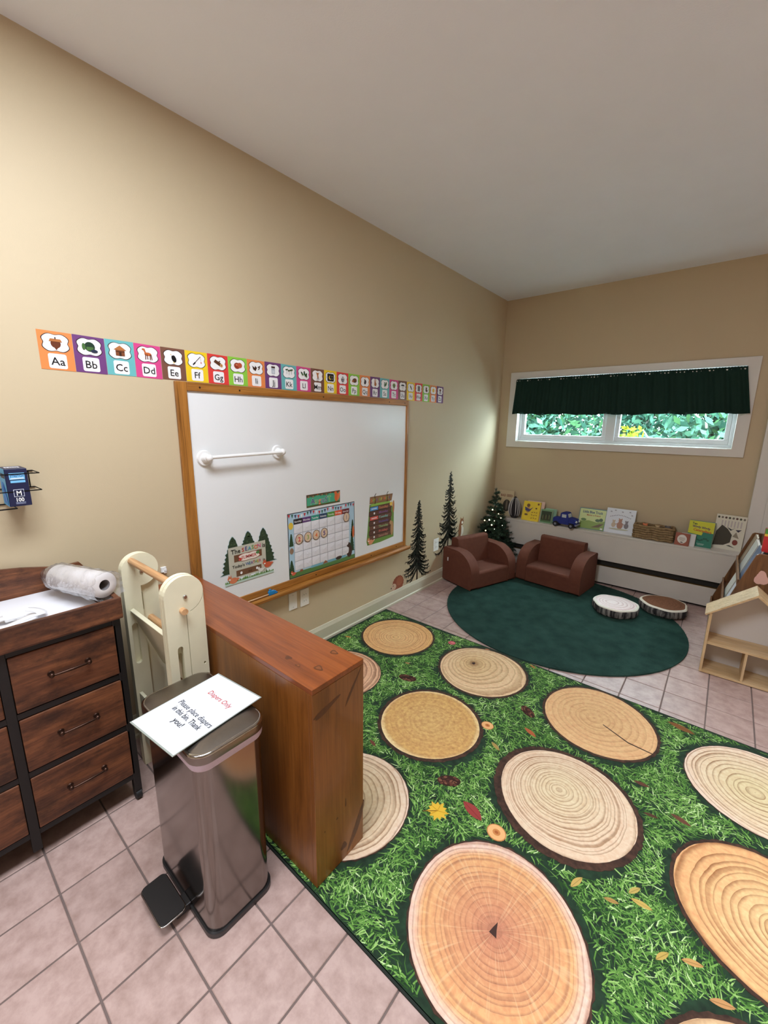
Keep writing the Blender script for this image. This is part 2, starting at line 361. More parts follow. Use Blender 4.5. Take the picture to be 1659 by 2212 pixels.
# pointer stick in the tray
ps = thing('pointer_stick', 'thin wooden pointer stick with blue hand tip lying on the marker tray', 'pointer', (0.040, 1.20, 0.4945))
obj('stick', MB().cyl((0, -0.33, 0.004), (0, 0.125, 0.004), 0.0042, n=8), wood('pale_dowel', S(190, 150, 110), S(216, 180, 140), S(230, 200, 165), (12, 1, 12)), ps)
M_blue = mat('blue_plastic_tip', S(30, 130, 190), 0.4)
hd = MB().box(-0.007, 0.007, 0.115, 0.155, -0.004, 0.022).box(-0.005, 0.005, 0.155, 0.178, -0.004, 0.006).box(-0.005, 0.005, 0.150, 0.168, 0.008, 0.016).box(-0.005, 0.005, 0.12, 0.134, 0.022, 0.034)
obj('hand_tip', hd, M_blue, ps, bevel=0.003)

# ------------------------------------------------------------------ alphabet cards
CARDC = [S(232, 138, 78), S(112, 66, 122), S(106, 182, 184), S(214, 74, 138), S(122, 82, 66), S(240, 204, 40), S(222, 66, 62), S(142, 204, 70)]
CN = ['orange', 'purple', 'teal', 'pink', 'brown', 'yellow', 'red', 'green']
BR, DB, LB, GN, DG, GY, RD, TN, YL = S(104, 52, 30), S(62, 38, 28), S(178, 112, 62), S(72, 110, 58), S(34, 60, 44), S(140, 140, 145), S(196, 60, 48), S(214, 176, 120), S(238, 200, 70)
def P_acorn(a): a.ell(0, -.05, .26, .30, BR).poly([(-.1, -.3), (.1, -.3), (0, -.48)], BR).poly([(-.34, .08), (.34, .08), (.26, .26), (-.26, .26)], LB).rect(-.03, .03, .24, .38, DB)
def P_pack(a): a.ell(.02, .02, .30, .34, DG).ell(-.32, .0, .1, .24, GN).rr(.02, -.12, .2, .13, .05, GN).ell(.25, -.26, .2, .12, S(40, 50, 70))
def P_cabin(a): a.rect(-.28, .28, -.36, .08, S(128, 74, 46)).poly([(-.4, .06), (.4, .06), (0, .40)], LB).rect(-.07, .07, -.36, -.1, DB).line(-.28, -.05, .28, -.05, .03, DB)
def P_deer(a): a.ell(0, .02, .24, .13, S(196, 104, 54)).line(-.15, .06, -.24, .36, .11, S(196, 104, 54)).ell(-.28, .36, .11, .07, S(196, 104, 54)).line(-.16, 0, -.18, -.4, .06, BR).line(-.05, 0, -.04, -.38, .06, BR).line(.14, 0, .12, -.4, .06, BR).line(.2, 0, .24, -.38, .06, BR)
def P_eagle(a): a.ell(.04, -.08, .17, .30, BLACK, rot=.25).ell(-.06, .27, .11, .11, WHITE).poly([(-.15, .28), (-.24, .22), (-.14, .21)], YL).line(.0, -.34, .02, -.44, .06, YL)
def P_rod(a): a.line(-.3, -.36, .32, .36, .045, DB).line(-.3, -.36, -.12, -.16, .10, BLACK).line(.32, .36, .34, -.1, .018, GY).ell(.34, -.14, .04, .06, RD)
def P_log(a): a.line(-.3, .2, .28, -.16, .28, S(92, 56, 38)).ell(.28, -.16, .13, .15, TN).ell(.28, -.16, .07, .08, LB).line(0, .02, .16, .22, .09, S(92, 56, 38))
def P_nut(a): a.ell(-.08, .0, .28, .28, S(150, 60, 40)).ell(.18, .06, .22, .24, S(186, 84, 54)).ell(-.12, .08, .1, .08, S(205, 120, 90))
def P_bfly(a): a.poly([(-.4, .2), (-.14, .02), (-.1, .22), (.08, .04), (-.06, -.28), (-.3, -.16)], DB).poly([(.12, .1), (.42, .28), (.34, -.06), (.14, -.16), (.28, .04)], DB)
def P_jar(a): a.rr(0, -.06, .19, .30, .06, S(176, 184, 196)).rect(-.2, .2, .22, .38, DB).rr(0, -.16, .14, .16, .04, S(206, 212, 220))
def P_sprouts(a):
    for x, y in ((-.26, .1), (0, .02), (.26, .1)): a.line(x, y-.3, x, y+.1, .03, GN).ell(x-.06, y+.14, .09, .07, DG).ell(x+.07, y+.18, .09, .06, GN)
def P_leaves(a):
    for x, y, r in ((-.22, .05, .6), (.05, .12, 0), (.24, -.06, -.6)): a.ell(x, y, .09, .22, DG, rot=r).ell(x+.06, y-.1, .08, .14, GN, rot=r+.6).line(x, y-.3, x, y-.1, .03, DB)
def P_moose(a): a.ell(-.02, .22, .13, .12, S(176, 104, 56)).poly([(-.24, .42), (-.06, .26), (.04, .26), (.26, .42), (.1, .14), (-.12, .14)], LB).line(-.02, .16, .04, -.24, .17, S(176, 104, 56)).line(0, -.2, -.1, -.42, .06, BR).line(.06, -.2, .14, -.42, .06, BR)
def P_night(a): a.rr(0, 0, .46, .42, .1, S(34, 34, 36)).ell(-.06, -.02, .20, .22, YL).ell(.02, .03, .17, .18, S(34, 34, 36)).ell(.2, .12, .05, .05, YL).ell(.22, -.16, .04, .04, WHITE)
def P_owl(a): a.ell(0, -.04, .22, .34, DB).ell(-.09, .14, .09, .1, WHITE).ell(.09, .14, .09, .1, WHITE).ell(-.09, .14, .04, .05, BLACK).ell(.09, .14, .04, .05, BLACK).ell(0, -.14, .14, .2, GY)
def P_porc(a): a.ell(.06, 0, .34, .26, DB).ell(.1, .06, .28, .22, S(110, 70, 44)).ell(-.24, -.1, .15, .13, LB)
def P_quail(a): a.ell(.02, -.04, .18, .28, S(52, 50, 56), rot=-.3).ell(-.06, .24, .09, .09, DB).line(-.04, .3, .06, .42, .03, BLACK)
def P_rabbit(a): a.ell(.02, -.14, .2, .24, LB).ell(-.04, .12, .13, .12, LB).ell(-.12, .34, .05, .16, LB, rot=.2).ell(.04, .34, .05, .16, LB, rot=-.2).ell(.18, -.26, .07, .07, WHITE)
def P_squir(a): a.ell(-.02, -.1, .14, .24, S(90, 120, 104)).ell(-.06, .2, .1, .1, S(90, 120, 104)).ell(.2, .06, .12, .28, GN, rot=-.3)
def P_tent(a): a.ell(0, .02, .28, .27, S(92, 118, 62)).ell(0, .1, .18, .14, S(116, 140, 82)).ell(0, -.3, .16, .06, DG)
def P_umb(a): a.ell(0, .1, .36, .2, S(44, 48, 60)).rect(-.4, .4, -.08, .1, WHITE).line(0, .1, 0, -.36, .04, BLACK).line(-.36, .1, .36, .1, .03, BLACK)
def P_feath(a): a.ell(0, .0, .1, .38, S(50, 56, 58), rot=.6).ell(.06, -.12, .07, .2, GN, rot=.9)
def P_poles(a): a.rect(-.24, -.06, -.38, .38, S(52, 44, 42)).rect(.06, .24, -.38, .38, S(52, 44, 42)).rect(-.05, .05, -.3, .3, GY)
def P_fox(a): a.ell(-.02, -.08, .17, .26, DB).poly([(-.2, .18), (-.12, .4), (0, .26), (.12, .4), (.18, .14), (0, -.02)], S(110, 60, 36)).ell(.2, -.2, .09, .2, S(130, 74, 40), rot=-.5)
def P_yarn(a): a.ell(0, 0, .28, .3, YL).ell(0, 0, .2, .22, S(222, 180, 90)).ell(0, 0, .1, .12, YL)
def P_zin(a): a.ell(0, .14, .22, .22, DB).ell(0, .14, .12, .12, S(120, 50, 46)).line(0, -.05, 0, -.4, .04, DG).ell(-.14, -.26, .14, .07, DG, rot=.5).ell(.14, -.26, .14, .07, DG, rot=-.5)
PICS = [(P_acorn, 'an acorn'), (P_pack, 'a green backpack'), (P_cabin, 'a log cabin'), (P_deer, 'a deer'), (P_eagle, 'an eagle'), (P_rod, 'a fishing rod'), (P_log, 'a brown log'), (P_nut, 'a reddish nut'), (P_bfly, 'dark winged insects'), (P_jar, 'a grey jar'), (P_sprouts, 'small green sprouts'), (P_leaves, 'dark green leaves'), (P_moose, 'a moose'), (P_night, 'a dark night sky'), (P_owl, 'an owl'), (P_porc, 'a porcupine'), (P_quail, 'a small dark bird'), (P_rabbit, 'a rabbit'), (P_squir, 'a greenish animal'), (P_tent, 'a round green shape'), (P_umb, 'an umbrella'), (P_feath, 'a dark feather'), (P_poles, 'dark upright poles'), (P_fox, 'a brown animal'), (P_yarn, 'a yellow ball'), (P_zin, 'a dark flower')]
class SubArt:
    """draws unit pictures into an Art at a place and scale"""
    def __init__(s, a, cx, cy, sx, sy): s.a, s.cx, s.cy, s.sx, s.sy = a, cx, cy, sx, sy
    def T(s, x, y): return (s.cx + x*s.sx, s.cy + y*s.sy)
    def poly(s, p, c): s.a.poly([s.T(*q) for q in p], c); return s
    def ell(s, x, y, rx, ry, c, rot=0):
        P = []
        for k in range(14):
            t = 2*PI*k/14; X, Y = rx*math.cos(t), ry*math.sin(t); P.append((x + X*math.cos(rot) - Y*math.sin(rot), y + X*math.sin(rot) + Y*math.cos(rot)))
        return s.poly(P, c)
    def rect(s, x0, x1, y0, y1, c): return s.poly([(x0, y0), (x1, y0), (x1, y1), (x0, y1)], c)
    def rr(s, x, y, hx, hy, r, c): return s.poly(rrect(x, y, hx, hy, r, 3), c)
    def line(s, x0, y0, x1, y1, w, c):
        d_ = math.hypot(x1-x0, y1-y0) or 1; nx, ny = -(y1-y0)/d_*w/2, (x1-x0)/d_*w/2
        return s.poly([(x0-nx, y0-ny), (x1-nx, y1-ny), (x1+nx, y1+ny), (x0+nx, y0+ny)], c)
def bracket(hx, hy, k=1.0):
    """scalloped bracket frame outline"""
    P = []
    for i in range(64):
        t = 2*PI*i/64; c_, s_ = math.cos(t), math.sin(t)
        r = (abs(c_)**3.2 + abs(s_)**3.2) ** (-1/3.2); w = 1 - 0.05*math.cos(4*t) - 0.035*math.cos(8*t)
        P.append((hx*r*c_*w*k, hy*r*s_*w*k))
    return P
M_lam = printed('laminated_card', 0.3)
CW, CY0, CZ0, CZ1 = 0.1076, 0.418, 1.6728, 1.8129
for i, (fn, what) in enumerate(PICS):
    cidx = i % 8; ch = chr(65+i)
    t = thing('alphabet_card', f'{CN[cidx]} alphabet card {ch}{ch.lower()} with {what}', 'alphabet card', (0, CY0 + (i+0.5)*CW, CZ0), 0, 'alphabet cards above the whiteboard')
    H = CZ1 - CZ0; h = CW/2 - 0.0006; tilt = random.uniform(-.002, .002)
    a = Art(); a.E = 0.0004; a.layer = 2; a.poly([(-h, 0.0012), (h, 0.0012+tilt), (h, H-0.001+tilt), (-h, H-0.001)], CARDC[cidx]); a.build('card', t, M_lam, base=LW)
    a = Art(); a.E = 0.0004; a.layer = 3; a.poly([(x, y+H*0.70) for x, y in bracket(0.0395, 0.0300, 1.07)], S(52, 40, 36)); a.poly([(x, y+H*0.70) for x, y in bracket(0.0395, 0.0300, 1.0)], S(244, 244, 244)); a.build('picture_panel', t, M_lam, base=LW)
    a = Art(); a.E = 0.0004; a.layer = 6; fn(SubArt(a, 0, H*0.70, 0.060, 0.054)); a.build('picture', t, M_lam, base=LW)
    a = Art(); a.E = 0.0004; a.layer = 3; a.rr(0, H*0.235, 0.0285, 0.0265, 0.007, S(242, 242, 243)); a.build('letter_panel', t, M_lam, base=LW)
    a = Art(); a.E = 0.0004; a.layer = 5; a.text(ch + ch.lower(), 0, H*0.235, 0.040, BLACK, bold=0.006); a.build('letters', t, M_lam, base=LW)

# ------------------------------------------------------------------ posters on the board (board face at x = 0.012)
def board_thing(name, label, cat, y, z, group=None): return thing(name, label, cat, (0.0125, y, z), 0, group)
M_pap = printed('printed_card', 0.5)
SKY, GRS = S(150, 200, 214), S(96, 140, 62)
# season sign: board region y 1.066..1.373, z .62...90
t = board_thing('season_sign', 'card sign with three fir trees reading The Season Is Summer on the whiteboard', 'sign', 1.22, 0.62)
def fir_outline(cx, base, top, hw, jag=9, seed=1):
    rnd = random.Random(seed); L_ = []; R_ = []
    for k in range(jag+1):
        f = k/jag; w = hw*(1-f)**0.75 + 0.003; z = base + (top-base)*f
        L_.append((cx - w*(0.9+rnd.random()*0.2), z)); R_.append((cx + w*(0.9+rnd.random()*0.2), z))
        if k < jag: L_.append((cx - w*0.80, z+(top-base)/jag*0.35)); R_.append((cx + w*0.80, z+(top-base)/jag*0.35))
    return L_[::-1] and (R_ + L_[::-1])
for k, (cx, bs, tp, hw) in enumerate(((-0.095, 0.06, 0.262, 0.075), (0.0, 0.13, 0.276, 0.065), (0.098, 0.07, 0.277, 0.075))):
    a = Art(); a.poly(fir_outline(cx, bs-0.004, tp+0.004, hw+0.004, 9, k), S(178, 206, 214)); a.layer = 2; a.poly(fir_outline(cx, bs, tp, hw, 9, k), S(46, 66, 44))
    rnd = random.Random(k+5)
    for q in range(26):
        f = rnd.random(); w = hw*(1-f)*0.75; a.ell(cx + rnd.uniform(-w, w), bs+(tp-bs)*f, 0.006, 0.003, S(70, 92, 58) if q % 2 else S(34, 50, 36), n=8, up=0 if q else 1)
    a.build('fir_tree_picture', t, M_pap, base=LW)
a = Art(); a.layer = 5; a.rect(-0.125, 0.108, 0.012, 0.205, S(196, 194, 176)); a.rect(-0.093, 0.082, 0.118, 0.158, S(112, 76, 52)); a.rect(-0.085, 0.075, 0.034, 0.068, S(112, 76, 52)); a.rect(-0.088, -0.012, 0.005, 0.026, S(230, 234, 240)); a.rect(0.004, 0.068, 0.005, 0.026, S(230, 234, 240)); a.ell(-0.055, 0.05, 0.007, 0.008, WHITE); a.ell(0.045, 0.052, 0.007, 0.008, WHITE)
a.rect(-0.155, 0.155, -0.004, 0.016, S(190, 214, 200))
rnd = random.Random(3)
for q in range(40): x = -0.15+0.3*q/39; a.poly([(x-0.006, 0.008), (x+0.006, 0.008), (x+rnd.uniform(-.006, .006), 0.012+rnd.random()*0.018)], S(92, 140, 60) if q % 2 else S(120, 160, 84), up=0 if q else 1)
a.build('sign_panel', t, M_pap, base=LW)
a = Art(); a.layer = 12
a.text('The', -0.082, 0.180, 0.036, BLACK, bold=0.01)
for q, (chh, cc) in enumerate(zip('SEASON', (S(206, 60, 60), S(90, 70, 140), S(70, 150, 170), S(120, 170, 90), S(230, 120, 70), S(214, 90, 140)))): a.text(chh, -0.038+q*0.0205, 0.180+(q % 2)*0.003, 0.032, cc, bold=0.015, up=0 if q else 1)
a.text('is', 0.095, 0.180, 0.036, BLACK, bold=0.01)
a.build('lettering', t, M_pap, base=LW); a = Art(); a.layer = 12
a.text("Today's", -0.070, 0.094, 0.024, BLACK, bold=0.008)
for q, (chh, cc) in enumerate(zip('WEATHER', (S(90, 110, 160), S(60, 140, 160), S(120, 90, 150), S(200, 90, 80), S(110, 150, 80), S(220, 170, 70), S(200, 110, 140)))): a.text(chh, -0.014+q*0.0135, 0.094, 0.024, cc, bold=0.012, up=0 if q else 1)
a.text('is', 0.092, 0.094, 0.024, BLACK, bold=0.006); a.text('and', 0.0, 0.05, 0.015, S(60, 36, 24), bold=0.006)
a.build('lettering', t, M_pap, base=LW)
a = Art(); a.layer = 13; a.poly(bracket(0.068, 0.021, 1.0), S(196, 64, 60)); a.poly(bracket(0.068, 0.021, 0.94), S(238, 226, 214)); a.text('SUMMER', -0.002, 0.0, 0.026, S(190, 54, 52), width=0.095, bold=0.014); a.ell(0.054, 0.009, 0.012, 0.009, S(80, 130, 70)); a.ell(-0.056, -0.006, 0.008, 0.008, S(200, 60, 50))
a.v = [(x, z+0.136, n) for x, z, n in a.v]; a.build('season_tag', t, M_pap, base=LW)
def animal(a, x, y, s, c, belly=S(240, 232, 220)):
    a.ell(x, y, .55*s, .38*s, c); a.ell(x-.5*s, y+.35*s, .28*s, .24*s, c); a.poly([(x-.70*s, y+.5*s), (x-.6*s, y+.85*s), (x-.45*s, y+.55*s)], c); a.poly([(x-.42*s, y+.55*s), (x-.3*s, y+.82*s), (x-.25*s, y+.45*s)], c)
    a.ell(x-.5*s, y+.22*s, .14*s, .1*s, belly); a.ell(x+.55*s, y+.1*s, .3*s, .14*s, c, rot=.5); a.ell(x+.75*s, y+.24*s, .12*s, .07*s, belly, rot=.5)
for ax_, az_, as_, ac_ in ((-0.105, 0.018, 0.045, S(214, 124, 84)), (0.118, 0.055, 0.045, S(204, 92, 60)), (0.07, 0.034, 0.028, S(228, 222, 214))):
    a = Art(); a.layer = 14; animal(a, ax_, az_, as_, ac_); a.build('animal_picture', t, M_pap, base=LW)
# month strip
t = board_thing('month_strip', 'green AUGUST strip with orange squirrel above the calendar', 'sign', 1.787, 0.965)
a = Art(); a.rect(-0.146, 0.146, 0, 0.082, S(92, 66, 44)); a.rect(-0.142, 0.142, 0.006, 0.072, S(74, 170, 132)); a.rect(-0.142, 0.142, 0.002, 0.012, S(86, 94, 50))
rnd = random.Random(4)
for q in range(22): a.ell(-0.14+q*0.0125, 0.072+rnd.uniform(-.006, .004), 0.006, 0.0045, (S(90, 60, 40), S(180, 90, 50), S(60, 90, 50))[q % 3], n=8, up=0 if q else 1)
a.build('strip', t, M_pap, base=LW)
a = Art(); a.layer = 5
for q, (chh, cc) in enumerate(zip('AuguST', (S(60, 56, 120), S(214, 200, 90), S(220, 110, 60), S(90, 80, 150), S(60, 60, 110), S(120, 190, 90)))): a.text(chh, -0.095+q*0.0285, 0.038, 0.050, WHITE, bold=0.032, up=0 if q else 1)
for q, (chh, cc) in enumerate(zip('AuguST', (S(60, 56, 120), S(120, 170, 70), S(220, 110, 60), S(90, 80, 150), S(60, 60, 110), S(100, 180, 90)))): a.text(chh, -0.095+q*0.0285, 0.038, 0.050, cc, bold=0.012, up=0 if q else 1)
a.build('lettering', t, M_pap, base=LW)
a = Art(); a.layer = 6; a.ell(0.112, 0.04, 0.018, 0.03, S(220, 108, 56)); a.ell(0.104, 0.068, 0.012, 0.011, S(220, 108, 56)); a.ell(0.132, 0.045, 0.010, 0.03, S(232, 134, 84), rot=-.3); a.build('squirrel_picture', t, M_pap, base=LW)
# calendar
t = board_thing('wall_calendar', 'pocket chart calendar with bunting and colored weekday headings on the whiteboard', 'calendar', 1.785, 0.532)
CWd, CHt = 0.295, 0.418
a = Art(); a.poly([(-CWd, 0), (CWd, -0.004), (CWd-0.006, CHt), (-CWd, CHt)], S(34, 38, 44)); a.poly([(-CWd+.005, 0.005), (CWd-.005, 0.001), (CWd-.011, CHt-.005), (-CWd+.005, CHt-.005)], S(176, 208, 226))
a.poly([(-CWd+.005, 0.005), (CWd-.005, 0.001), (CWd-.005, 0.03), (-CWd+.005, 0.035)], S(90, 130, 70)); a.poly([(-0.12, 0.03), (0.20, 0.028), (0.2, 0.046), (-0.12, 0.046)], S(120, 180, 200))
a.build('chart', t, M_pap, base=LW)
a = Art(); a.layer = 4
for q in range(24):
    x = -0.283 + q*0.0243; dz = 0.006*math.cos(q*0.9); a.poly([(x-.009, CHt-.012+dz), (x+.009, CHt-.012+dz), (x, CHt-.036+dz)], (S(206, 54, 54), S(60, 110, 90), S(64, 60, 100), S(206, 70, 70), S(240, 240, 240))[q % 5], up=0 if q else 1)
a.build('bunting_picture', t, M_pap, base=LW)
gx0, gx1, gz1, gz0 = -0.250, 0.235, 0.345, 0.045
HC = [S(40, 32, 38), S(96, 56, 118), S(50, 150, 128), S(40, 66, 100), S(86, 150, 60), S(228, 96, 60), S(112, 34, 40)]
dx = (gx1-gx0)/7; dz = (gz1-gz0)/5
for q, dn in enumerate(('Sunday', 'Monday', 'Tuesday', 'Wednesday', 'Thursday', 'Friday', 'Saturday')):
    a = Art(); a.layer = 4; a.rect(gx0+q*dx, gx0+(q+1)*dx, gz1, gz1+0.033, HC[q]); a.text(dn, gx0+(q+.5)*dx, gz1+0.0165, 0.017, WHITE, width=dx*0.8, bold=0.012); a.build('weekday_heading', t, M_pap, base=LW)
a = Art(); a.layer = 3; a.rect(gx0, gx1, gz0, gz1, S(120, 122, 130)); a.build('grid', t, M_pap, base=LW)
pk = None
M_pocket = mat('clear_pocket_paper', S(232, 232, 238), 0.25, bump=0.25, bscale=60)
pq = MB(); g = 0.0012; n = 6
vs = []; 
for yy in range(n+1):
    for xx in range(n+1):
        u, v = xx/n, yy/n; vs.append((0.0016 + 0.0022*math.sin(PI*u)*math.sin(PI*v), (u-.5)*(dx-2*g), (v-.5)*(dz-2*g)))
pq.add(vs, [(j*(n+1)+i, j*(n+1)+i+1, (j+1)*(n+1)+i+1, (j+1)*(n+1)+i) for j in range(n) for i in range(n)], True)
pq.cyl((0.003, 0, 0.0), (0.0052, 0, 0.0), 0.0055, 0.004, 10)
pme = pq.mesh('pocket', M_pocket)
for r_ in range(5):
    for q in range(7): obj('pocket', pme, None, t, (0, gx0+(q+.5)*dx, gz1-(r_+.5)*dz))
for cx, bs, tp, hw in ((-0.275, 0.03, 0.12, 0.022), (-0.272, 0.21, 0.29, 0.015), (0.268, 0.17, 0.29, 0.018), (0.262, 0.06, 0.2, 0.022)):
    a = Art(); a.layer = 6; a.poly(fir_outline(cx, bs, tp, hw, 7, int(cx*999)), S(44, 74, 46)); a.build('fir_tree_picture', t, M_pap, base=LW)
a = Art(); a.layer = 7; a.ell(0.235, 0.065, 0.028, 0.045, S(70, 48, 40)); a.ell(0.228, 0.112, 0.018, 0.018, S(70, 48, 40)); a.build('bear_picture', t, M_pap, base=LW)
a = Art(); a.layer = 7; animal(a, -0.262, 0.03, 0.028, S(214, 100, 70)); a.build('fox_picture', t, M_pap, base=LW)
for nm_, cx, cz, rx_, rz_, cc in (('owl_picture', -0.272, 0.18, 0.015, 0.02, S(150, 120, 96)), ('squirrel_picture', 0.275, 0.2, 0.01, 0.045, S(214, 110, 60)), ('sun_picture', -0.272, 0.34, 0.018, 0.022, S(232, 196, 70)), ('log_picture', 0.13, 0.04, 0.03, 0.012, S(60, 46, 40)), ('stump_picture', -0.2, 0.036, 0.014, 0.008, S(150, 90, 60)), ('rabbit_picture', 0.195, 0.06, 0.009, 0.016, S(216, 210, 200))):
    a = Art(); a.layer = 8; a.ell(cx, cz, rx_, rz_, cc); a.build(nm_, t, M_pap, base=LW)
a = Art(); a.layer = 7; a.poly([(-0.02, 0.032), (0.03, 0.032), (0.005, 0.055)], S(150, 96, 60)); a.build('tent_picture', t, M_pap, base=LW)
for num, q, r_, cc, wd in ((1, 6, 0, S(150, 140, 150), 'grey numeral one under Saturday'), (2, 0, 1, S(214, 74, 72), 'red numeral two under Sunday'), (3, 1, 1, S(150, 170, 90), 'green numeral three under Monday'), (4, 2, 1, S(230, 120, 64), 'orange numeral four under Tuesday'), (5, 3, 1, S(84, 56, 120), 'purple numeral five under Wednesday')):
    nt = thing('number_disc', f'round log slice card with {wd}', 'number card', (0.0185, 1.785+gx0+(q+.5)*dx+0.002, 0.532+gz1-(r_+.5)*dz-(0.008 if r_ else -0.004)), 0, 'number cards on the calendar')
    a = Art(); a.ell(0, 0, 0.031, 0.034, S(92, 66, 50), n=24); a.ell(0, 0, 0.027, 0.030, S(222, 196, 168), n=24); a.ell(0, 0, 0.020, 0.022, S(206, 176, 146), n=24); a.ell(0, 0, 0.0185, 0.0205, S(224, 200, 174), n=24); a.build('disc', nt, M_pap, base=LW)
    a = Art(); a.layer = 5; a.text(str(num), 0, 0, 0.040, cc, bold=0.03); a.build('numeral', nt, M_pap, base=LW)
# days of the week sign
t = board_thing('weekday_sign', 'wooden plank style days of the week sign on the right of the whiteboard', 'sign', 2.365, 0.60)
a = Art(); a.poly([(-0.16, 0.02), (-0.15, 0.10), (-0.13, 0.30), (0.10, 0.31), (0.165, 0.22), (0.165, 0.0), (0.0, -0.012), (-0.15, -0.01)], S(112, 150, 70)); a.rect(-0.11, 0.11, 0.25, 0.32, S(146, 190, 80)); a.build('backing', t, M_pap, base=LW)
a = Art(); a.layer = 3; a.poly([(-0.13, 0.305), (0.13, 0.300), (0.145, 0.355), (-0.125, 0.358)], S(132, 96, 62)); a.poly([(-0.128, 0.31), (0.128, 0.305), (0.138, 0.348), (-0.12, 0.351)], S(150, 112, 76))
for q, (chh, cc) in enumerate(zip('DAYS OF WEEK', [S(230, 120, 70), S(120, 190, 90), S(232, 200, 80), S(90, 80, 150)]*3)): a.text(chh, -0.105+q*0.019, 0.330, 0.030, cc, bold=0.02, up=0 if q else 1)
a.build('title_plank', t, M_pap, base=LW)
DCL = [S(214, 134, 90), S(128, 84, 150), S(120, 200, 190), S(96, 90, 160), S(150, 200, 130), S(220, 110, 96), S(190, 140, 120)]
for q, dn in enumerate(('Sunday', 'Monday', 'Tuesday', 'Wednesday', 'Thursday', 'Friday', 'Saturday')):
    z = 0.265 - q*0.037; a = Art(); a.layer = 3; a.rr(0.0+0.004*(-1)**q, z, 0.132, 0.0185, 0.006, S(62, 42, 34)); a.rr(0.0+0.004*(-1)**q, z, 0.13, 0.0155, 0.005, (S(112, 76, 60), S(98, 64, 52))[q % 2]); a.text(dn, 0.035, z, 0.026, DCL[q], width=0.085+0.004*len(dn), bold=0.012)
    if q not in (0, 2): a.ell(-0.075, z, 0.0085, 0.0085, WHITE, n=12)
    a.build('plank', t, M_pap, base=LW)
for z, cc, tx in ((0.265, S(84, 160, 222), 'yesterday'), (0.191, S(222, 96, 84), 'today')):
    a = Art(); a.layer = 8; a.rr(-0.078, z, 0.045, 0.0135, 0.003, cc); a.rect(-0.108, -0.048, z-.003, z+.003, S(236, 236, 236)); a.build('word_tag', t, M_pap, base=LW)
a = Art(); a.layer = 9; animal(a, -0.115, 0.012, 0.05, S(224, 150, 110)); a.build('fox_picture', t, M_pap, base=LW)
a = Art(); a.layer = 9; a.ell(0.14, 0.075, 0.018, 0.06, S(190, 146, 100)); a.ell(0.122, 0.125, 0.014, 0.016, S(190, 146, 100)); a.build('deer_picture', t, M_pap, base=LW)
a = Art(); a.layer = 9; a.ell(0.125, 0.275, 0.018, 0.016, S(240, 200, 90)); a.build('sun_picture', t, M_pap, base=LW)
a = Art(); a.layer = 9; a.ell(0.155, 0.25, 0.012, 0.05, S(190, 130, 80)); a.build('squirrel_picture', t, M_pap, base=LW)
for x in (-0.07, 0.075):
    obj('hanging_cord', MB().tube([(0.003, x, 0.30), (0.003, x+0.004, 0.33), (0.003, x-0.004, 0.362), (0.003, x+0.01, 0.378)], 0.002, 5), mat('dark_cord', S(52, 42, 30), 0.7), t)

# ------------------------------------------------------------------ outlets, wall stickers
M_plate = mat('white_outlet_plastic', S(238, 238, 232), 0.35)
M_slot = mat('dark_slot', S(40, 40, 40), 0.6)
def outlet(y, z, w, h, label, duplex=True):
    t = thing('outlet_plate', label, 'outlet', (0, y, z), 0, 'white plates on the left wall')
    obj('cover', MB().box(0, 0.006, -w/2, w/2, -h/2, h/2), M_plate, t, bevel=0.002)
    if duplex:
        for s_ in (-1, 1):
            q = MB(); q.prism(rrect(0, s_*h*0.19, w*0.27, h*0.135, 0.008, 3), 'x', 0.006, 0.0085); so = obj('socket', q, M_plate, t)
            obj('socket_slots', MB().box(0.0085, 0.0089, -w*.12-.0012, -w*.12+.0012, s_*h*.19-.004, s_*h*.19+.005).box(0.0085, 0.0089, w*.12-.0012, w*.12+.0012, s_*h*.19-.003, s_*h*.19+.004), M_slot, so)
    else: obj('center_screw', MB().cyl((0.006, 0, h*.36), (0.0072, 0, h*.36), 0.003, n=10).cyl((0.006, 0, -h*.36), (0.0072, 0, -h*.36), 0.003, n=10), mat('plate_screw', S(200, 200, 196), 0.4), t)
outlet(1.517, 0.377, 0.064, 0.114, 'blank white wall plate below the whiteboard, left of the socket', False)
outlet(1.612, 0.373, 0.070, 0.116, 'white double socket below the whiteboard beside the blank plate')
outlet(3.195, 0.380, 0.085, 0.120, 'white double socket beside the taller tree sticker near the armchair')
M_dec = printed('wall_sticker', 0.5)
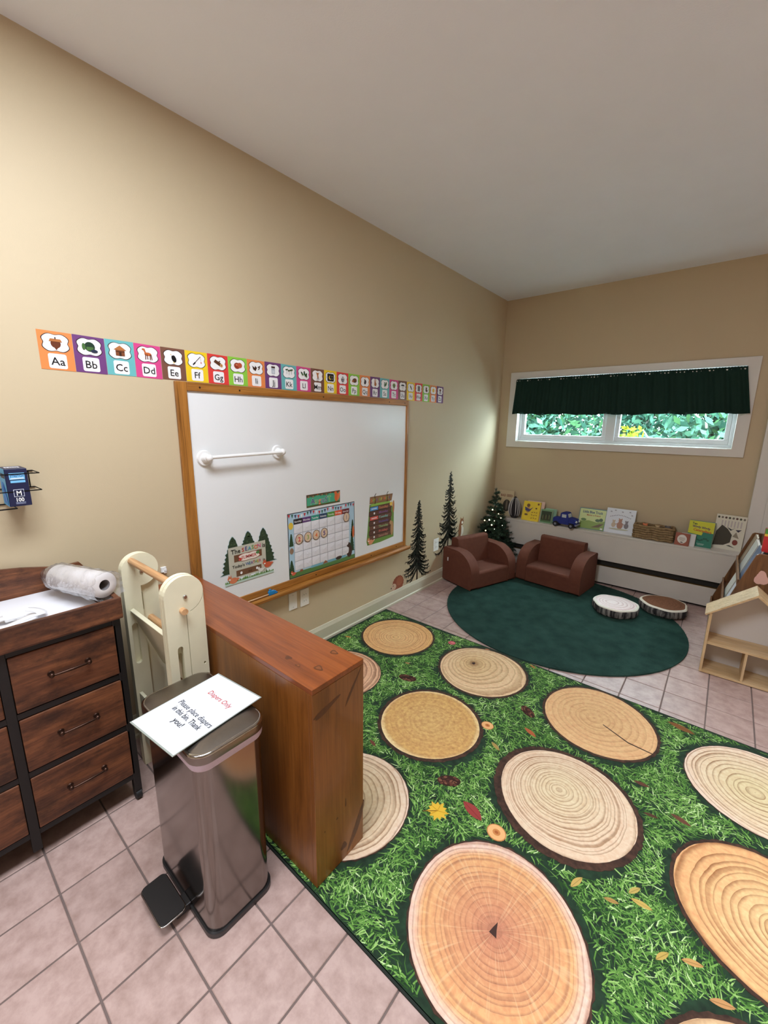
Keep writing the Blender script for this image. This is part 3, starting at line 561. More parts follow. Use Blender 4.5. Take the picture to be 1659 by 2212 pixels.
def tree_sticker(y, z, H, hw, label, seed, bare=False):
    rnd = random.Random(seed); t = thing('tree_sticker', label, 'wall sticker', (0.0004, y, z), 0, 'conifer stickers on the left wall')
    a = Art(); a.poly([(-0.012, 0), (0.012, 0), (0.004, H*0.93), (0.0, H), (-0.003, H*0.93)], S(66, 56, 48)); a.build('trunk', t, M_dec, base=LW)
    a = Art(); cols = [S(48, 54, 50), S(62, 68, 62), S(38, 44, 42), S(84, 84, 74), S(56, 62, 52)]; nb = 84
    for k in range(nb):
        f = (k + rnd.random()*.8)/nb; zz = H*(0.16 + 0.83*f); sd = 1 if k % 2 else -1
        w = hw*((1-f)**0.85)*rnd.uniform(0.6, 1.12) + 0.008; dr = w*rnd.uniform(0.35, 0.75); up = (0.25 if bare else 0.08)*w
        def pt(u): return (sd*w*u, zz - dr*math.sin(min(1, u*1.15)*PI/2) + up*u*u*u)
        c_ = cols[rnd.randrange(5)]; a.layer = 1 + (k % 4); m_ = 9; th = 0.005 + 0.013*(1-f)
        L_ = [pt(i/m_) for i in range(m_+1)]
        a.poly([(x, q+th*(1-i/m_)) for i, (x, q) in enumerate(L_)] + [(x, q-th*(1-i/m_)*.8-.0008) for i, (x, q) in reversed(list(enumerate(L_)))], c_, up=0)
        nbz = 5 + int(w*70)
        for i in range(nbz):
            u = (i+rnd.random())/nbz; bx, bz = pt(u); ln_ = (0.012 + 0.042*(1-f)*rnd.random())*(1.1-u*.5); ang = -PI/2 + sd*rnd.uniform(-.2, .9); wd_ = 0.0045 + 0.006*rnd.random()
            a.poly([(bx-wd_, bz+.002), (bx+wd_, bz+.002), (bx+ln_*math.cos(ang), bz+ln_*math.sin(ang))], cols[rnd.randrange(5)], up=0)
            if rnd.random() < .35: a.poly([(bx-wd_*.7, bz-.001), (bx+wd_*.7, bz-.001), (bx+sd*ln_*.45, bz+ln_*.45)], cols[rnd.randrange(5)], up=0)
    for k in range(7): zz = H*(0.88+0.016*k); r_ = .012*(1-k/8); a.poly([(-r_, zz-.008), (0, zz+.006), (r_, zz-.006), (0, zz-.003)], cols[2], up=0)
    fo_ = a.build('branches', t, M_dec, base=LW)
tree_sticker(2.900, 0.105, 0.75, 0.205, 'dark conifer tree sticker on the wall right of the whiteboard, the shorter one', 11)
tree_sticker(3.415, 0.285, 0.78, 0.215, 'taller dark conifer tree sticker on the wall behind the armchair', 23, True)
t = thing('hedgehog_sticker', 'small brown hedgehog wall sticker above the baseboard', 'wall sticker', (0.0004, 2.622, 0.165))
a = Art(); P = [(0.078*math.cos(u)*(1+.05*math.sin(17*u)), 0.068*math.sin(u)*(1+.05*math.sin(17*u))) for u in [2*PI*k/40 for k in range(40)]]; a.poly(P, S(150, 84, 58)); a.ell(.02, .015, .045, .04, S(164, 96, 66)); a.build('spines', t, M_dec, base=LW)
a = Art(); a.layer = 3; a.ell(-.062, -.018, .036, .03, S(206, 176, 150)); a.ell(-.094, -.02, .007, .006, BLACK); a.ell(-.068, -.006, .005, .005, BLACK); a.ell(-.03, -.062, .02, .01, S(206, 176, 150)); a.build('face', t, M_dec, base=LW)
t = thing('squirrel_sticker', 'brown and white squirrel wall sticker beside the taller tree sticker', 'wall sticker', (0.0004, 3.675, 0.36))
a = Art(); a.ell(0, .06, .038, .07, S(226, 214, 196)); a.ell(-.03, .07, .03, .085, S(150, 96, 60)); a.ell(.0, .155, .04, .035, S(150, 96, 60)); a.poly([(-.03, .17), (-.026, .21), (-.005, .185)], S(150, 96, 60)); a.poly([(.01, .185), (.03, .21), (.032, .17)], S(150, 96, 60)); a.ell(.012, .15, .018, .016, S(236, 228, 214)); a.ell(.02, .16, .004, .005, BLACK); a.build('body', t, M_dec, base=LW)
a = Art(); a.layer = 6; a.ell(.03, .06, .012, .04, S(236, 230, 220)); a.line(0, 0, .05, -.03, .008, S(120, 84, 60)); a.line(0, 0, -.02, -.04, .008, S(120, 84, 60)); a.build('paws', t, M_dec, base=LW)
t = thing('wall_hook', 'tiny white wall hook behind the wooden tower', 'hook', (0, 0.765, 0.795))
obj('hook_body', MB().box(0, 0.012, -0.012, 0.012, -0.012, 0.014).box(0.012, 0.03, -0.006, 0.006, -0.012, -0.004).box(0.025, 0.032, -0.006, 0.006, -0.004, 0.01), M_wplas, t, bevel=0.002)

# ------------------------------------------------------------------ glove box and its wire holder (left edge)
M_wire = mat('black_wire', S(30, 30, 32), 0.4, 0.6)
t = thing('glove_holder', 'black wire glove box holder on the wall at the left edge', 'wire holder', (0, 0.23, 1.19))
def loop(z, y0, y1, dpt): return [(0.004, y0, z), (dpt, y0, z), (dpt, y1, z), (0.004, y1, z)]
for z in (0.052, 0.113): obj('wire_loop', MB().tube(loop(z, -0.13, 0.113, 0.108), 0.0022, 6, closed=True), M_wire, t)
obj('bottom_wire', MB().tube([(0.004, -0.13, -0.004), (0.125, -0.13, -0.004), (0.125, 0.035, -0.004), (0.004, 0.035, -0.004)], 0.0025, 6, closed=True), M_wire, t)
obj('back_wire', MB().cyl((0.004, -0.05, -0.004), (0.004, -0.05, 0.115), 0.0022, n=6), M_wire, t)
obj('back_wire', MB().cyl((0.004, 0.1, 0.05), (0.004, 0.1, 0.115), 0.0022, n=6), M_wire, t)
t = thing('glove_box', 'blue and navy glove box marked M 100 in the wire holder', 'glove box', (0.004, 0.23, 1.19))
obj('carton', MB().box(0, 0.104, 0.020, 0.080, 0, 0.132), mat('navy_carton', S(20, 27, 64), 0.45), t, bevel=0.002)
fb = plane((0.1042, 0.020, 0), (0, 1, 0), (0, 0, 1))
a = Art(); a.rect(0.012, 0.062, 0.094, 0.117, S(120, 190, 232)); a.rect(0.014, 0.062, 0.083, 0.091, S(120, 190, 232)); a.text('STRETCH', 0.037, 0.107, 0.011, S(40, 80, 140), width=0.044, bold=.01); a.rect(0.016, 0.058, 0.0965, 0.0995, WHITE)
a.rect(0.018, 0.052, 0.034, 0.060, S(220, 225, 240)); a.rect(0.0195, 0.0505, 0.0355, 0.0585, S(20, 27, 64)); a.text('M', 0.035, 0.047, 0.024, WHITE, bold=.015); a.text('100', 0.036, 0.024, 0.019, WHITE, bold=.025); a.rect(0.02, 0.052, 0.013, 0.0145, S(170, 180, 210)); a.rect(0.02, 0.052, 0.009, 0.0105, S(170, 180, 210)); a.v = [(u*0.83, v, w) for u, v, w in a.v]; a.build('front_print', t, M_pap, base=fb)
a = Art(); a.rect(0.012, 0.06, 0.03, 0.075, S(214, 214, 222)); a.text('100', 0.036, 0.05, 0.03, S(90, 90, 110), bold=.03); a.v = [(u*0.83, v, w) for u, v, w in a.v]; a.build('top_print', t, M_pap, base=plane((0, 0.018, 0.1325), (0, 1, 0), (-1, 0, 0)) @ Matrix.Translation((0, -0.105, 0)))
sb = plane((0, 0.0195, 0), (1, 0, 0), (0, 0, 1))
a = Art(); a.rect(0.0005, 0.1035, 0.0, 0.132, S(92, 178, 232)); a.rect(0.03, 0.098, 0.098, 0.114, S(20, 27, 64))
for q in range(7): a.ell(0.04+0.045*((q*0.37) % 1), 0.02+0.06*((q*0.61) % 1), 0.02, 0.013, (S(40, 120, 214), S(60, 146, 232))[q % 2], rot=q)
a.build('side_print', t, M_pap, base=sb)

# ------------------------------------------------------------------ dresser with changing tray
M_rust = wood('rustic_brown_wood', S(66, 36, 22), S(112, 66, 40), S(150, 94, 56), (7, 1, 7), 3.4, 0.5, blot=0.7, fine=0.45)
M_rustx = wood('rustic_brown_wood_across', S(66, 36, 22), S(112, 66, 40), S(150, 94, 56), (1, 7, 7), 3.4, 0.5, blot=0.7, fine=0.45)
M_black = mat('black_metal_frame', S(32, 30, 30), 0.45, 0.3)
M_bronze = mat('bronze_handle', S(70, 48, 38), 0.35, 0.8)
DRX, DYR = 0.392, 0.457
t = thing('dresser', 'dark rustic wood drawer dresser with black metal frame along the wall', 'dresser', (0, 0, 0))
fr = MB()
cols = [(0.142, 0.440), (-0.185, 0.113), (-0.512, -0.214)]
legs = [DYR-0.014, 0.1275, -0.1995, -0.526]
for y in legs:
    obj('leg', MB().box(DRX-0.040, DRX-0.012, y-0.013, y+0.013, 0.045, 0.79).box(0.02, 0.046, y-0.013, y+0.013, 0.045, 0.79), M_black, t, bevel=0.002)
for y in (legs[0], legs[3]):
    for x in (DRX-0.026, 0.034):
        c_ = MB().cyl((x, y-0.010, 0.021), (x, y+0.010, 0.021), 0.021, n=16).box(x-0.012, x+0.012, y-0.013, y+0.013, 0.030, 0.046); obj('caster', c_, mat('black_rubber', S(24, 24, 25), 0.6), t)
for z in (0.112, 0.336, 0.556, 0.776):
    obj('rail', MB().box(DRX-0.036, DRX-0.016, legs[3], legs[0], z-0.010, z+0.010), M_black, t)
obj('side_panel', MB().box(0.046, DRX-0.04, DYR-0.020, DYR-0.012, 0.10, 0.79), mat('black_fabric_side', S(30, 28, 28), 0.9), t)
obj('side_panel', MB().box(0.046, DRX-0.04, -0.53, -0.522, 0.10, 0.79), MATS['black_fabric_side'], t)
obj('back_panel', MB().box(0.012, 0.02, -0.53, DYR-0.012, 0.09, 0.79), MATS['black_fabric_side'], t)
obj('bottom_panel', MB().box(0.02, DRX-0.05, -0.52, DYR-0.02, 0.090, 0.096), MATS['black_fabric_side'], t)
for ya, yb in cols:
    for z0, z1 in ((0.126, 0.323), (0.350, 0.542), (0.570, 0.764)):
        dr = obj('drawer', MB().box(DRX-0.034, DRX-0.012, ya, yb, z0, z1), M_rust, t, bevel=0.003)
        zc, yc = (z0+z1)/2 + 0.0, (ya+yb)/2; hx = DRX-0.012
        hp = [(hx+0.001, yc-0.052, zc), (hx+0.016, yc-0.050, zc), (hx+0.020, yc-0.042, zc), (hx+0.021, yc, zc), (hx+0.020, yc+0.042, zc), (hx+0.016, yc+0.050, zc), (hx+0.001, yc+0.052, zc)]
        hm = MB().tube(hp, [0.005, 0.0045, 0.004, 0.005, 0.004, 0.0045, 0.005], 8)
        for yy in (yc-0.052, yc+0.052): hm.cyl((hx, yy, zc), (hx+0.004, yy, zc), 0.010, 0.008, 12); hm.ball((hx+0.016, yy, zc), 0.0085, 10, 6)
        obj('handle', hm, M_bronze, dr)
# changing tray on top
t = thing('changing_tray', 'dark wood changing tray with scalloped back rail on top of the dresser', 'changing tray', (0, 0, 0.79))
obj('tray_floor', MB().box(0.012, DRX+0.004, -0.535, DYR+0.004, 0.0, 0.014), M_rust, t)
obj('front_rail', MB().box(DRX-0.010, DRX+0.006, -0.535, DYR+0.006, 0.002, 0.079), M_rust, t, bevel=0.003)
side = [(0.012, 0.014), (DRX-0.010, 0.014), (DRX-0.010, 0.076), (0.30, 0.080), (0.12, 0.092), (0.012, 0.098)]
for y in (DYR-0.010, -0.535): obj('side_rail', MB().prism(side, 'y', y, y+0.015), M_rustx, t, bevel=0.002)
bp = [(-0.535, 0.0), (DYR+0.004, 0.0), (DYR+0.004, 0.098), (0.440, 0.130), (0.400, 0.128), (0.36, 0.130), (0.32, 0.139), (0.26, 0.152), (0.20, 0.160), (0.10, 0.164), (-0.16, 0.164), (-0.30, 0.155), (-0.36, 0.14), (-0.42, 0.13), (-0.51, 0.13), (-0.535, 0.098)]
obj('back_rail', MB().prism(bp, 'x', 0.006, 0.022), M_rust, t, bevel=0.002)
M_pad = mat('white_vinyl_pad', S(232, 232, 236), 0.4, bump=0.05, bscale=20)
t = thing('changing_pad', 'white vinyl changing pad with white safety strap in the tray', 'changing pad', (0, 0, 0.805))
pr_ = MB(); pr_.prism([(0.026, 0), (0.372, 0), (0.372, 0.030), (0.35, 0.036), (0.27, 0.024), (0.13, 0.024), (0.05, 0.036), (0.026, 0.030)], 'y', -0.49, 0.415, smooth=True)
obj('cushion', pr_, M_pad, t, bevel=0.006, seg=3)
M_strap = mat('white_webbing', S(236, 236, 238), 0.6, bump=0.2, bscale=300)
def ribbon(pts, w, th=0.002):
    mb = MB(); L_ = []; pts = [Vector(p) for p in pts]
    for i, p in enumerate(pts):
        d_ = (pts[min(i+1, len(pts)-1)] - pts[max(i-1, 0)]).normalized(); sd = d_.cross(Vector((0, 0, 1))).normalized()*w/2; up = Vector((0, 0, th/2))
        L_.append([p-sd-up, p+sd-up, p+sd+up, p-sd+up])
    return mb.rings(L_)
rp = [(0.27+0.045*math.cos(u), 0.185+0.075*math.sin(u), 0.044+0.006*math.sin(3*u)) for u in [PI*1.2+k*0.24 for k in range(22)]]
obj('strap', ribbon(rp, 0.028), M_strap, t)
obj('strap', ribbon([(0.16, 0.02, 0.032), (0.2, 0.08, 0.038), (0.24, 0.14, 0.046), (0.262, 0.20, 0.043)], 0.034), M_strap, t)
obj('buckle', MB().box(0.22, 0.275, 0.165, 0.215, 0.036, 0.048), M_wplas, t, bevel=0.003)
# paper roll in a plastic bag
t = thing('paper_roll', 'white paper roll in a clear plastic bag on the changing tray', 'paper roll', (0, 0, 0))
p0, p1 = Vector((0.105, 0.352, 0.905)), Vector((0.352, 0.430, 0.913)); ax = (p1-p0).normalized(); na = ax.orthogonal().normalized(); nb_ = ax.cross(na)
def ring(c, r, n=36, wob=0): return [c + (na*math.cos(2*PI*k/n) + nb_*math.sin(2*PI*k/n))*(r*(1+wob*math.sin(5*2*PI*k/n+wob*100))) for k in range(n)]
rb = MB().rings([ring(p0, 0.019), ring(p0, 0.044), ring(p0+ax*.003, 0.046), ring(p1-ax*.003, 0.046), ring(p1, 0.044), ring(p1, 0.019)], caps=False)
obj('roll', rb, mat('roll_paper', S(238, 234, 232), 0.7), t)
obj('core', MB().rings([ring(p1-ax*.001, 0.0195), ring(p1-ax*.001, 0.0175), ring(p0+ax*.02, 0.0175), ring(p0+ax*.02, 0.019), ring(p1-ax*.001, 0.0195)], caps=False), mat('grey_core', S(116, 112, 112), 0.8), t)
def film_mat():
    m, N, L, p = _new('clear_plastic_film'); N.remove(p)
    tr_ = N.new('ShaderNodeBsdfTransparent'); tr_.inputs[0].default_value = (0.97, 0.97, 0.98, 1); g = N.new('ShaderNodeBsdfGlossy'); g.inputs['Roughness'].default_value = 0.12; df = N.new('ShaderNodeBsdfDiffuse'); df.inputs[0].default_value = (0.8, 0.8, 0.82, 1)
    lw = N.new('ShaderNodeLayerWeight'); lw.inputs[0].default_value = 0.22
    x = N.new('ShaderNodeMixShader'); x2 = N.new('ShaderNodeMixShader'); x2.inputs[0].default_value = 0.16
    L.new(tr_.outputs[0], x2.inputs[1]); L.new(df.outputs[0], x2.inputs[2]); L.new(lw.outputs['Facing'], x.inputs[0]); L.new(x2.outputs[0], x.inputs[1]); L.new(g.outputs[0], x.inputs[2]); L.new(x.outputs[0], N['Material Output'].inputs['Surface'])
    tc = N.new('ShaderNodeTexCoord'); n = N.new('ShaderNodeTexNoise'); n.inputs['Scale'].default_value = 26; n.inputs['Detail'].default_value = 5; L.new(tc.outputs['Object'], n.inputs['Vector'])
    bpn = N.new('ShaderNodeBump'); bpn.inputs['Strength'].default_value = 0.9; bpn.inputs['Distance'].default_value = 0.02; L.new(n.outputs['Fac'], bpn.inputs['Height']); L.new(bpn.outputs['Normal'], g.inputs['Normal']); L.new(bpn.outputs['Normal'], df.inputs['Normal'])
    return m
M_film = film_mat()
rnd = random.Random(9); rr_ = []
for k in range(20):
    f = k/19; c_ = p0 + ax*(-0.095 + f*0.375); r0 = 0.049 + 0.002*math.sin(k*1.7)
    if f < 0.24: r0 = 0.012 + 0.037*(f/0.24)
    row = []
    for q in range(36):
        an = 2*PI*q/36; dv = na*math.cos(an) + nb_*math.sin(an); rj = r0*(1 + 0.13*rnd.random())
        if dv.z < -0.4 and f > 0.45: rj *= 1 + 0.25*(f-0.45)
        row.append(c_ + dv*rj)
    if f > 0.93: row = [p + ax*rnd.uniform(-.006, .012) for p in row]
    rr_.append(row)
obj('plastic_bag', MB().rings(rr_, caps=False), M_film, t)

# ------------------------------------------------------------------ folded wooden learning tower
M_ply = mat('birch_plywood', S(236, 231, 200), 0.5, var=0.05, vscale=9)
M_plye = wood('plywood_edge', S(196, 170, 122), S(222, 204, 160), S(236, 222, 186), (1, 1, 26), 6, 0.6)
M_dow = wood('beech_dowel', S(190, 140, 92), S(212, 166, 118), S(226, 186, 142), (1, 12, 12), 3, 0.5)
t = thing('learning_tower', 'folded birch plywood step tower standing between dresser and wooden partition', 'step tower', (0, 0, 0))
def disc_strip(y0, y1, zc, r, z0=0.0):
    yc = (y0+y1)/2 if r is None else y0 + r; rr0 = (y1-y0)/2 if r is None else r
    P = [(y0, z0), (y1, z0)]
    if r and y1 < yc + r - 1e-4:
        a0 = -math.acos((y1-yc)/r) if abs(y1-yc) < r else 0; P = [(y0, z0), (y1, z0)]
    else: a0 = 0
    for k in range(25): an = a0 + (PI-a0)*k/24; P.append((yc + rr0*math.cos(an), zc + rr0*math.sin(an)))
    return P
def slotp(yc, za, zb, w): return [(yc + w*math.cos(u), zb + w*math.sin(u)) for u in [PI*k/8 for k in range(9)]] + [(yc + w*math.cos(u), za + w*math.sin(u)) for u in [PI+PI*k/8 for k in range(9)]]
ZC, R_ = 0.894, 0.0685
for x0, x1, nm in ((0.583, 0.601, 1), (0.180, 0.198, 0)):
    if nm: pa, pb, holes = (0.527, 0.597), (0.599, 0.664), [slotp(0.566, 0.55, 0.695, 0.010)]
    else: pa, pb, holes = (0.527, 0.664), None, [slotp(0.588, 0.715, 0.785, 0.012)]
    obj('front_leg_panel', MB().prism(disc_strip(pa[0], pa[1], ZC, R_), 'x', x0, x1, holes), M_ply, t, bevel=0.0015)
    if pb:
        Q = [(pb[0], 0.0), (pb[1], 0.0), (pb[1], 0.883)]
        for k in range(10): an = math.radians(-12) - (math.radians(75)-math.radians(12))*k/9; Q.append((0.527+R_ + (R_+0.002)*math.cos(an), ZC + (R_+0.002)*math.sin(an)))
        Q.append((pb[0], 0.829)); obj('rear_leg_panel', MB().prism(Q, 'x', x0, x1, [slotp(0.649, 0.604, 0.606, 0.004)]), M_ply, t, bevel=0.0015)
    xi = x0-0.019 if nm else x1+0.001
    obj('inner_panel', MB().prism(disc_strip(0.526, 0.600 if nm else 0.590, ZC+0.001, R_+0.0008), 'x', xi, xi+0.018, [slotp(0.566 if nm else 0.552, 0.50, 0.66, 0.012)]), M_ply, t, bevel=0.0015)
obj('dowel', MB().cyl((0.196, 0.566, 0.938), (0.585, 0.566, 0.938), 0.0135, n=18), M_dow, t)
obj('dowel', MB().cyl((0.196, 0.622, 0.668), (0.585, 0.622, 0.668), 0.0135, n=18), M_dow, t)
pf = MB(); Mx = Matrix.Translation((0.39, 0.545, 0.738)) @ Matrix.Rotation(math.radians(20), 4, 'X')
pf.box(-0.168, 0.165, -0.008, 0.008, -0.30, 0.0, Mx); obj('platform', pf, M_ply, t, bevel=0.002)
obj('lower_platform', MB().box(0.222, 0.555, 0.535, 0.548, 0.12, 0.36), M_ply, t, bevel=0.002)
obj('peg', MB().cyl((0.601, 0.585, 0.838), (0.622, 0.585, 0.838), 0.0115, n=16), M_dow, t)
M_bolt = mat('steel_bolt', S(190, 190, 190), 0.25, 1.0)
for x, dxx in ((0.601, 0.005), (0.217, 0.005)): obj('bolt', MB().cyl((x, 0.598, 0.885), (x+dxx, 0.598, 0.885), 0.008, 0.006, 12), M_bolt, t)

# ------------------------------------------------------------------ wooden partition (low counter)
CT = dict(c_dark=S(112, 58, 26), c_mid=S(148, 82, 40), c_light=S(166, 98, 52))
M_ctx = wood('stained_pine_top', S(110, 54, 20), S(138, 71, 28), S(150, 82, 36), (1, 10, 10), 2.0, 0.32, fine=0.3, coat=0.15)
M_cty = wood('stained_pine_end', S(108, 62, 22), S(136, 83, 32), S(150, 95, 42), (8, 8, 1), 2.2, 0.35, fine=0.3, coat=0.1)
t = thing('wood_partition', 'low stained wood partition box jutting out from the wall behind the steel bin', 'partition', (0, 0, 0))
HX, HY0, HY1, HZ = 1.176, 0.682, 0.902, 0.735; zb = 0.009
obj('top_board', MB().box(0.024, HX, HY0, HY1, HZ-0.018, HZ), M_ctx, t, bevel=0.0015)
obj('front_board', MB().box(0.024, HX-0.018, HY0, HY0+0.018, zb, HZ-0.0185), M_cty, t, bevel=0.001)
obj('rear_board', MB().box(0.024, HX-0.018, HY1-0.018, HY1, zb, HZ-0.0185), M_cty, t, bevel=0.001)
obj('end_board', MB().box(HX-0.0175, HX, HY0, HY1, zb, HZ-0.0185), M_cty, t, bevel=0.001)
M_knot = mat('dark_wood_knot', S(88, 46, 20), 0.4, var=0.2, vscale=60)
M_knot2 = mat('reddish_wood_knot', S(124, 70, 34), 0.4, var=0.15, vscale=60)
def blob(cx, cy, rx, ry, n=20, seed=0, rot=0):
    rnd = random.Random(seed); out = []
    for k in range(n):
        u = 2*PI*k/n; q = 1+0.18*math.sin(3*u+seed)+0.08*rnd.random(); X, Y = rx*q*math.cos(u), ry*q*math.sin(u); out.append((cx+X*math.cos(rot)-Y*math.sin(rot), cy+X*math.sin(rot)+Y*math.cos(rot)))
    return out
for q, (x, y, rx, ry) in enumerate(((0.985, 0.745, 0.013, 0.009), (1.075, 0.865, 0.015, 0.010), (1.105, 0.770, 0.016, 0.011), (1.045, 0.737, 0.010, 0.006))):
    kn = obj('knot', MB().prism(blob(x, y, rx, ry, seed=q), 'z', HZ-0.004, HZ+0.0003), M_knot, t)
    if q: obj('knot_center', MB().prism(blob(x, y, rx*.6, ry*.6, seed=q), 'z', HZ-0.004, HZ+0.0006), M_knot2, kn)
for q, (y, z, ry, rz_, ro_) in enumerate(((0.735, 0.645, 0.052, 0.010, 0.25), (0.850, 0.655, 0.060, 0.005, 0.95), (0.815, 0.235, 0.003, 0.016, 0), (0.775, 0.205, 0.004, 0.004, 0), (0.805, 0.065, 0.013, 0.014, 0.6), (0.868, 0.095, 0.075, 0.013, 1.05), (0.72, 0.20, 0.002, 0.004, 0))):
    obj('knot', MB().prism(blob(y, z, ry, rz_, 24, q+20, ro_), 'x', HX-0.004, HX+0.0003), M_knot, t)

# ------------------------------------------------------------------ steel pedal bin and its sign
def steel_mat():
    m, N, L, p = _new('brushed_steel'); p.inputs['Base Color'].default_value = S(134, 127, 122); p.inputs['Metallic'].default_value = 1.0
    tc = N.new('ShaderNodeTexCoord'); mp = N.new('ShaderNodeMapping'); mp.inputs['Scale'].default_value = (160, 160, 2); n = N.new('ShaderNodeTexNoise'); n.inputs['Scale'].default_value = 2.5
    L.new(tc.outputs['Object'], mp.inputs['Vector']); L.new(mp.outputs['Vector'], n.inputs['Vector']); r = N.new('ShaderNodeMapRange'); r.inputs['To Min'].default_value = 0.13; r.inputs['To Max'].default_value = 0.19; L.new(n.outputs['Fac'], r.inputs['Value']); L.new(r.outputs[0], p.inputs['Roughness'])
    return m
M_steel = steel_mat(); M_steel2 = mat('polished_steel_rim', S(176, 172, 168), 0.14, 1.0); M_lid = mat('lid_steel', S(132, 125, 118), 0.32, 1.0)
M_bplas = mat('black_plastic', S(34, 32, 32), 0.4)
BX, BYc, BHX, BHY = 0.872, 0.498, 0.184, 0.107
t = thing('pedal_bin', 'tall brushed steel pedal bin in front of the wooden partition', 'bin', (BX, BYc, 0))
def rl(hx, hy, r, z, dx_=0): return [Vector((x+dx_, y, z)) for x, y in rrect(0, 0, hx, hy, r, 7)]
obj('base_ring', MB().rings([rl(BHX-.002, BHY-.002, .038, 0.0), rl(BHX+.001, BHY+.001, .04, 0.002), rl(BHX+.001, BHY+.001, .04, 0.018)]), M_bplas, t)
obj('body', MB().rings([rl(BHX-.004, BHY-.004, .04, 0.0185), rl(BHX-.004, BHY-.004, .04, 0.578)]), M_steel, t)
obj('bag_edge', MB().rings([rl(BHX-.001, BHY-.001, .042, 0.5785), rl(BHX+.002, BHY+.002, .044, 0.585), rl(BHX+.003, BHY+.003, .044, 0.602)]), mat('lavender_bag', S(206, 190, 206), 0.45, bump=0.3, bscale=30), t)
lid = obj('lid', MB().rings([rl(BHX+.004, BHY+.004, .046, 0.6025), rl(BHX+.006, BHY+.006, .048, 0.608), rl(BHX+.006, BHY+.006, .048, 0.626)], caps=False), M_lid, t)
obj('lid_rim', MB().rings([rl(BHX+.006, BHY+.006, .048, 0.6265), rl(BHX+.0055, BHY+.0055, .048, 0.631), rl(BHX+.001, BHY+.001, .045, 0.634), rl(BHX-.002, BHY-.002, .043, 0.6335)], caps=False), M_steel2, lid)
obj('lid_top', MB().rings([rl(BHX+.0005, BHY+.0005, .045, 0.6330), rl(BHX-.03, BHY-.03, .03, 0.640), rl(BHX-.07, BHY-.07, .012, 0.6425)]), M_lid, lid)
obj('hinge', MB().box(-0.06, 0.06, BHY+0.007, BHY+0.030, 0.575, 0.632), M_bplas, t, bevel=0.005)
pd = MB().prism(rrect(-0.02, -BHY-0.052, 0.076, 0.036, 0.014, 4), 'z', 0.030, 0.044); pdo = obj('pedal', pd, M_bplas, t, bevel=0.002)
obj('pedal_trim', MB().tube([(x, y, 0.037) for x, y in rrect(-0.02, -BHY-0.052, 0.077, 0.037, 0.014, 4)], 0.003, 6, closed=True), M_steel2, pdo)
obj('pedal_arm', MB().box(0.0, 0.045, -BHY-0.04, -BHY+0.004, 0.006, 0.030), M_bplas, pdo, bevel=0.002)
t = thing('diaper_sign', 'white paper sign reading Diapers Only in a clear sleeve on the bin lid', 'sign', (0.889, 0.484, 0.6445), math.radians(6))
sv = MB(); sv.box(-0.1105, 0.1105, -0.144, 0.144, 0.0, 0.0018); obj('sleeve', sv, mat('clear_acrylic_edge', S(150, 158, 150), 0.15, spec=0.6), t)
a = Art(); a.E = 0.0003; a.layer = 6; a.rect(-0.108, 0.108, -0.1395, 0.1395, S(218, 222, 230)); a.text('Diapers Only', 0.014, 0.064, 0.025, S(186, 52, 44), width=0.116, bold=0.006, rot=-0.07)
for q, (tx, w, xx, yy) in enumerate((('Please place diapers', 0.175, 0.010, -0.016), ('in this bin. Thank', 0.145, 0.006, -0.041), ('you!', 0.046, 0.005, -0.066))): a.text(tx, xx, yy, 0.0255, S(52, 54, 60), width=w, bold=0.004, rot=-0.07)
a.build('paper', t, printed('glossy_sleeve_paper', 0.22), base=FL)

# ------------------------------------------------------------------ log and grass rug
RUX0, RUX1, RUY0, RUY1, RUZ = 0.03, 2.70, 0.662, 2.428, 0.007
rug = thing('forest_rug', 'rectangular rug printed with green grass and round log slices', 'rug', (0, 0, 0))
M_edge = mat('rug_binding', S(24, 34, 26), 0.9)
obj('binding', MB().box(RUX0, RUX1, RUY0, RUY0+0.008, 0.0005, RUZ).box(RUX0, RUX1, RUY1-0.006, RUY1, 0.0005, RUZ).box(RUX0, RUX0+0.006, RUY0, RUY1, 0.0005, RUZ).box(RUX1-0.006, RUX1, RUY0, RUY1, 0.0005, RUZ), M_edge, rug)
obj('rug_base', MB().box(RUX0+0.004, RUX1-0.004, RUY0+0.006, RUY1-0.004, 0.0005, RUZ), mat('dark_grass_print', S(24, 48, 28), 0.95, var=0.5, vscale=45), rug)
SL = [(0.372, 2.143, 0.258, 'amber'), (1.024, 2.153, 0.268, 'pale'), (0.376, 1.560, 0.25, 'ringed'), (1.028, 1.565, 0.262, 'gold'), (1.682, 2.146, 0.272, 'tan'), (1.689, 1.548, 0.275, 'cream'), (1.018, 0.981, 0.248, 'wide'), (1.669, 0.950, 0.268, 'pink'), (2.312, 2.120, 0.262, 'wide'), (2.319, 1.517, 0.265, 'orange'), (2.325, 0.935, 0.262, 'pale'), (0.372, 0.975, 0.25, 'tan')]
